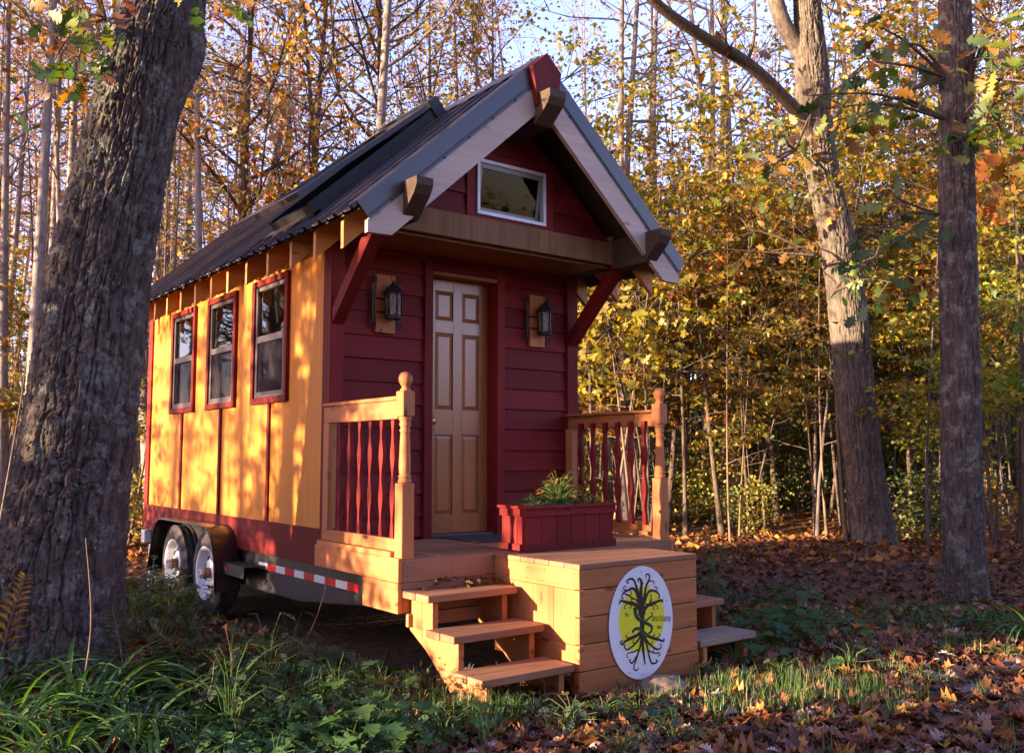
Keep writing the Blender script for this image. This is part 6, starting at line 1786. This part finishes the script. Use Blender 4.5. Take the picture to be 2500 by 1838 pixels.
tag(link('gravel_path', MB().add(pv, [tuple(range(len(pv)))[::-1]]).mesh('gravel_path', gravel())), kind='structure')
# ------------------------------------------------------------------ the wood goes on all round: to the left, where the low sun comes through it, and behind the viewer
random.seed(33)
def wood_tree(p, x, y, sc): plant_xy(p, x, y, ground_z(x, y) - 0.05, sc, tilt=0.03)
NS = Vector((-SUN_DIR.y, SUN_DIR.x))          # across the light
def sunside(s, dist):
    """a spot dist metres up the light from the house, s metres across it"""
    v = Vector((SUN_DIR.x, SUN_DIR.y)) * -dist + NS * s
    return v.x, v.y
for s, dist, k, sc in ((0.75, 9, 3, 1.0), (0.3, 14, 2, 1.0), (2.1, 13, 0, 1.0), (3.6, 18, 1, 1.0), (-2.9, 11, 2, 1.0), (-3.8, 16, 3, 1.0), (4.6, 24, 1, 1.1), (-0.4, 26, 0, 1.2), (1.4, 21, 2, 1.0), (8.5, 16, 1, 1.0)):
    wood_tree(P_ASP[k], *sunside(s, dist), sc)
for s, dist, k, sc in ((0.7, 7.5, 0, 0.9), (0.0, 11, 3, 0.9), (1.3, 16, 4, 0.9), (2.9, 17, 1, 0.9), (0.9, 10, 1, 0.85), (1.7, 12.5, 2, 0.85), (0.35, 8.5, 0, 0.8), (4.5, 8.5, 4, 0.9), (-3.6, 9, 0, 1.0), (-4.5, 14, 3, 1.0)):
    wood_tree(P_SAP[k], *sunside(s, dist), sc)
for k in range(60):  # unseen bushes added to keep the low sun off the ground
    s = random.uniform(-7, 4.6)
    if -3.0 < s < -0.6: continue
    wood_tree(P_SHR[random.randrange(3)], *sunside(s, random.uniform(6.5, 11)), random.uniform(0.8, 1.25))
for k in range(34):  # more added bushes out of view, scaled up to block the sun
    wood_tree(P_SHR[random.randrange(3)], *sunside(random.uniform(-6.5, -3.45), random.uniform(5.0, 10)), random.uniform(1.4, 1.9))
for k in range(70):
    az = YAW + math.pi + random.uniform(-1.85, 0.72)
    r_ = random.uniform(9, 19) if k % 2 else random.uniform(14, 22)
    x, y = CAM.x + r_ * math.sin(az), CAM.y + r_ * math.cos(az)
    if depth_lat(x, y)[0] > -3 and depth_lat(x, y)[1] < 11: continue
    hz = math.degrees(math.atan2(x - 1.2, y)) % 360
    if 126 < hz < 172: continue                      # a gap in the trees, low growth only
    if k % 2: wood_tree(P_OAK[random.randrange(4)], x, y, random.uniform(0.7, 0.95))
    else: wood_tree(P_SAP[random.randrange(5)], x, y, random.uniform(1.0, 1.3))
for k in range(64):
    az = math.radians(random.uniform(96, 195))
    r_ = random.uniform(13, 19)
    x, y = 1 + r_ * math.sin(az), -1 + r_ * math.cos(az)
    dd, ll = depth_lat(x, y)
    if dd > 0 and abs(ll) < 0.62 * dd + 1.5: continue
    wood_tree(*( (P_SHR[random.randrange(3)], x, y, random.uniform(1.8, 2.6)) if k % 2 else (P_SAP[random.randrange(5)], x, y, random.uniform(0.7, 1.0)) if not 126 < math.degrees(az) < 172 else (P_SHR[random.randrange(3)], x, y, random.uniform(1.6, 2.3))))
for k in range(30):
    x, y = random.uniform(-15, -4.5), random.uniform(11, 34)
    wood_tree((P_OAK if k % 2 else P_ASP)[random.randrange(4)], x, y, random.uniform(0.8, 1.0))
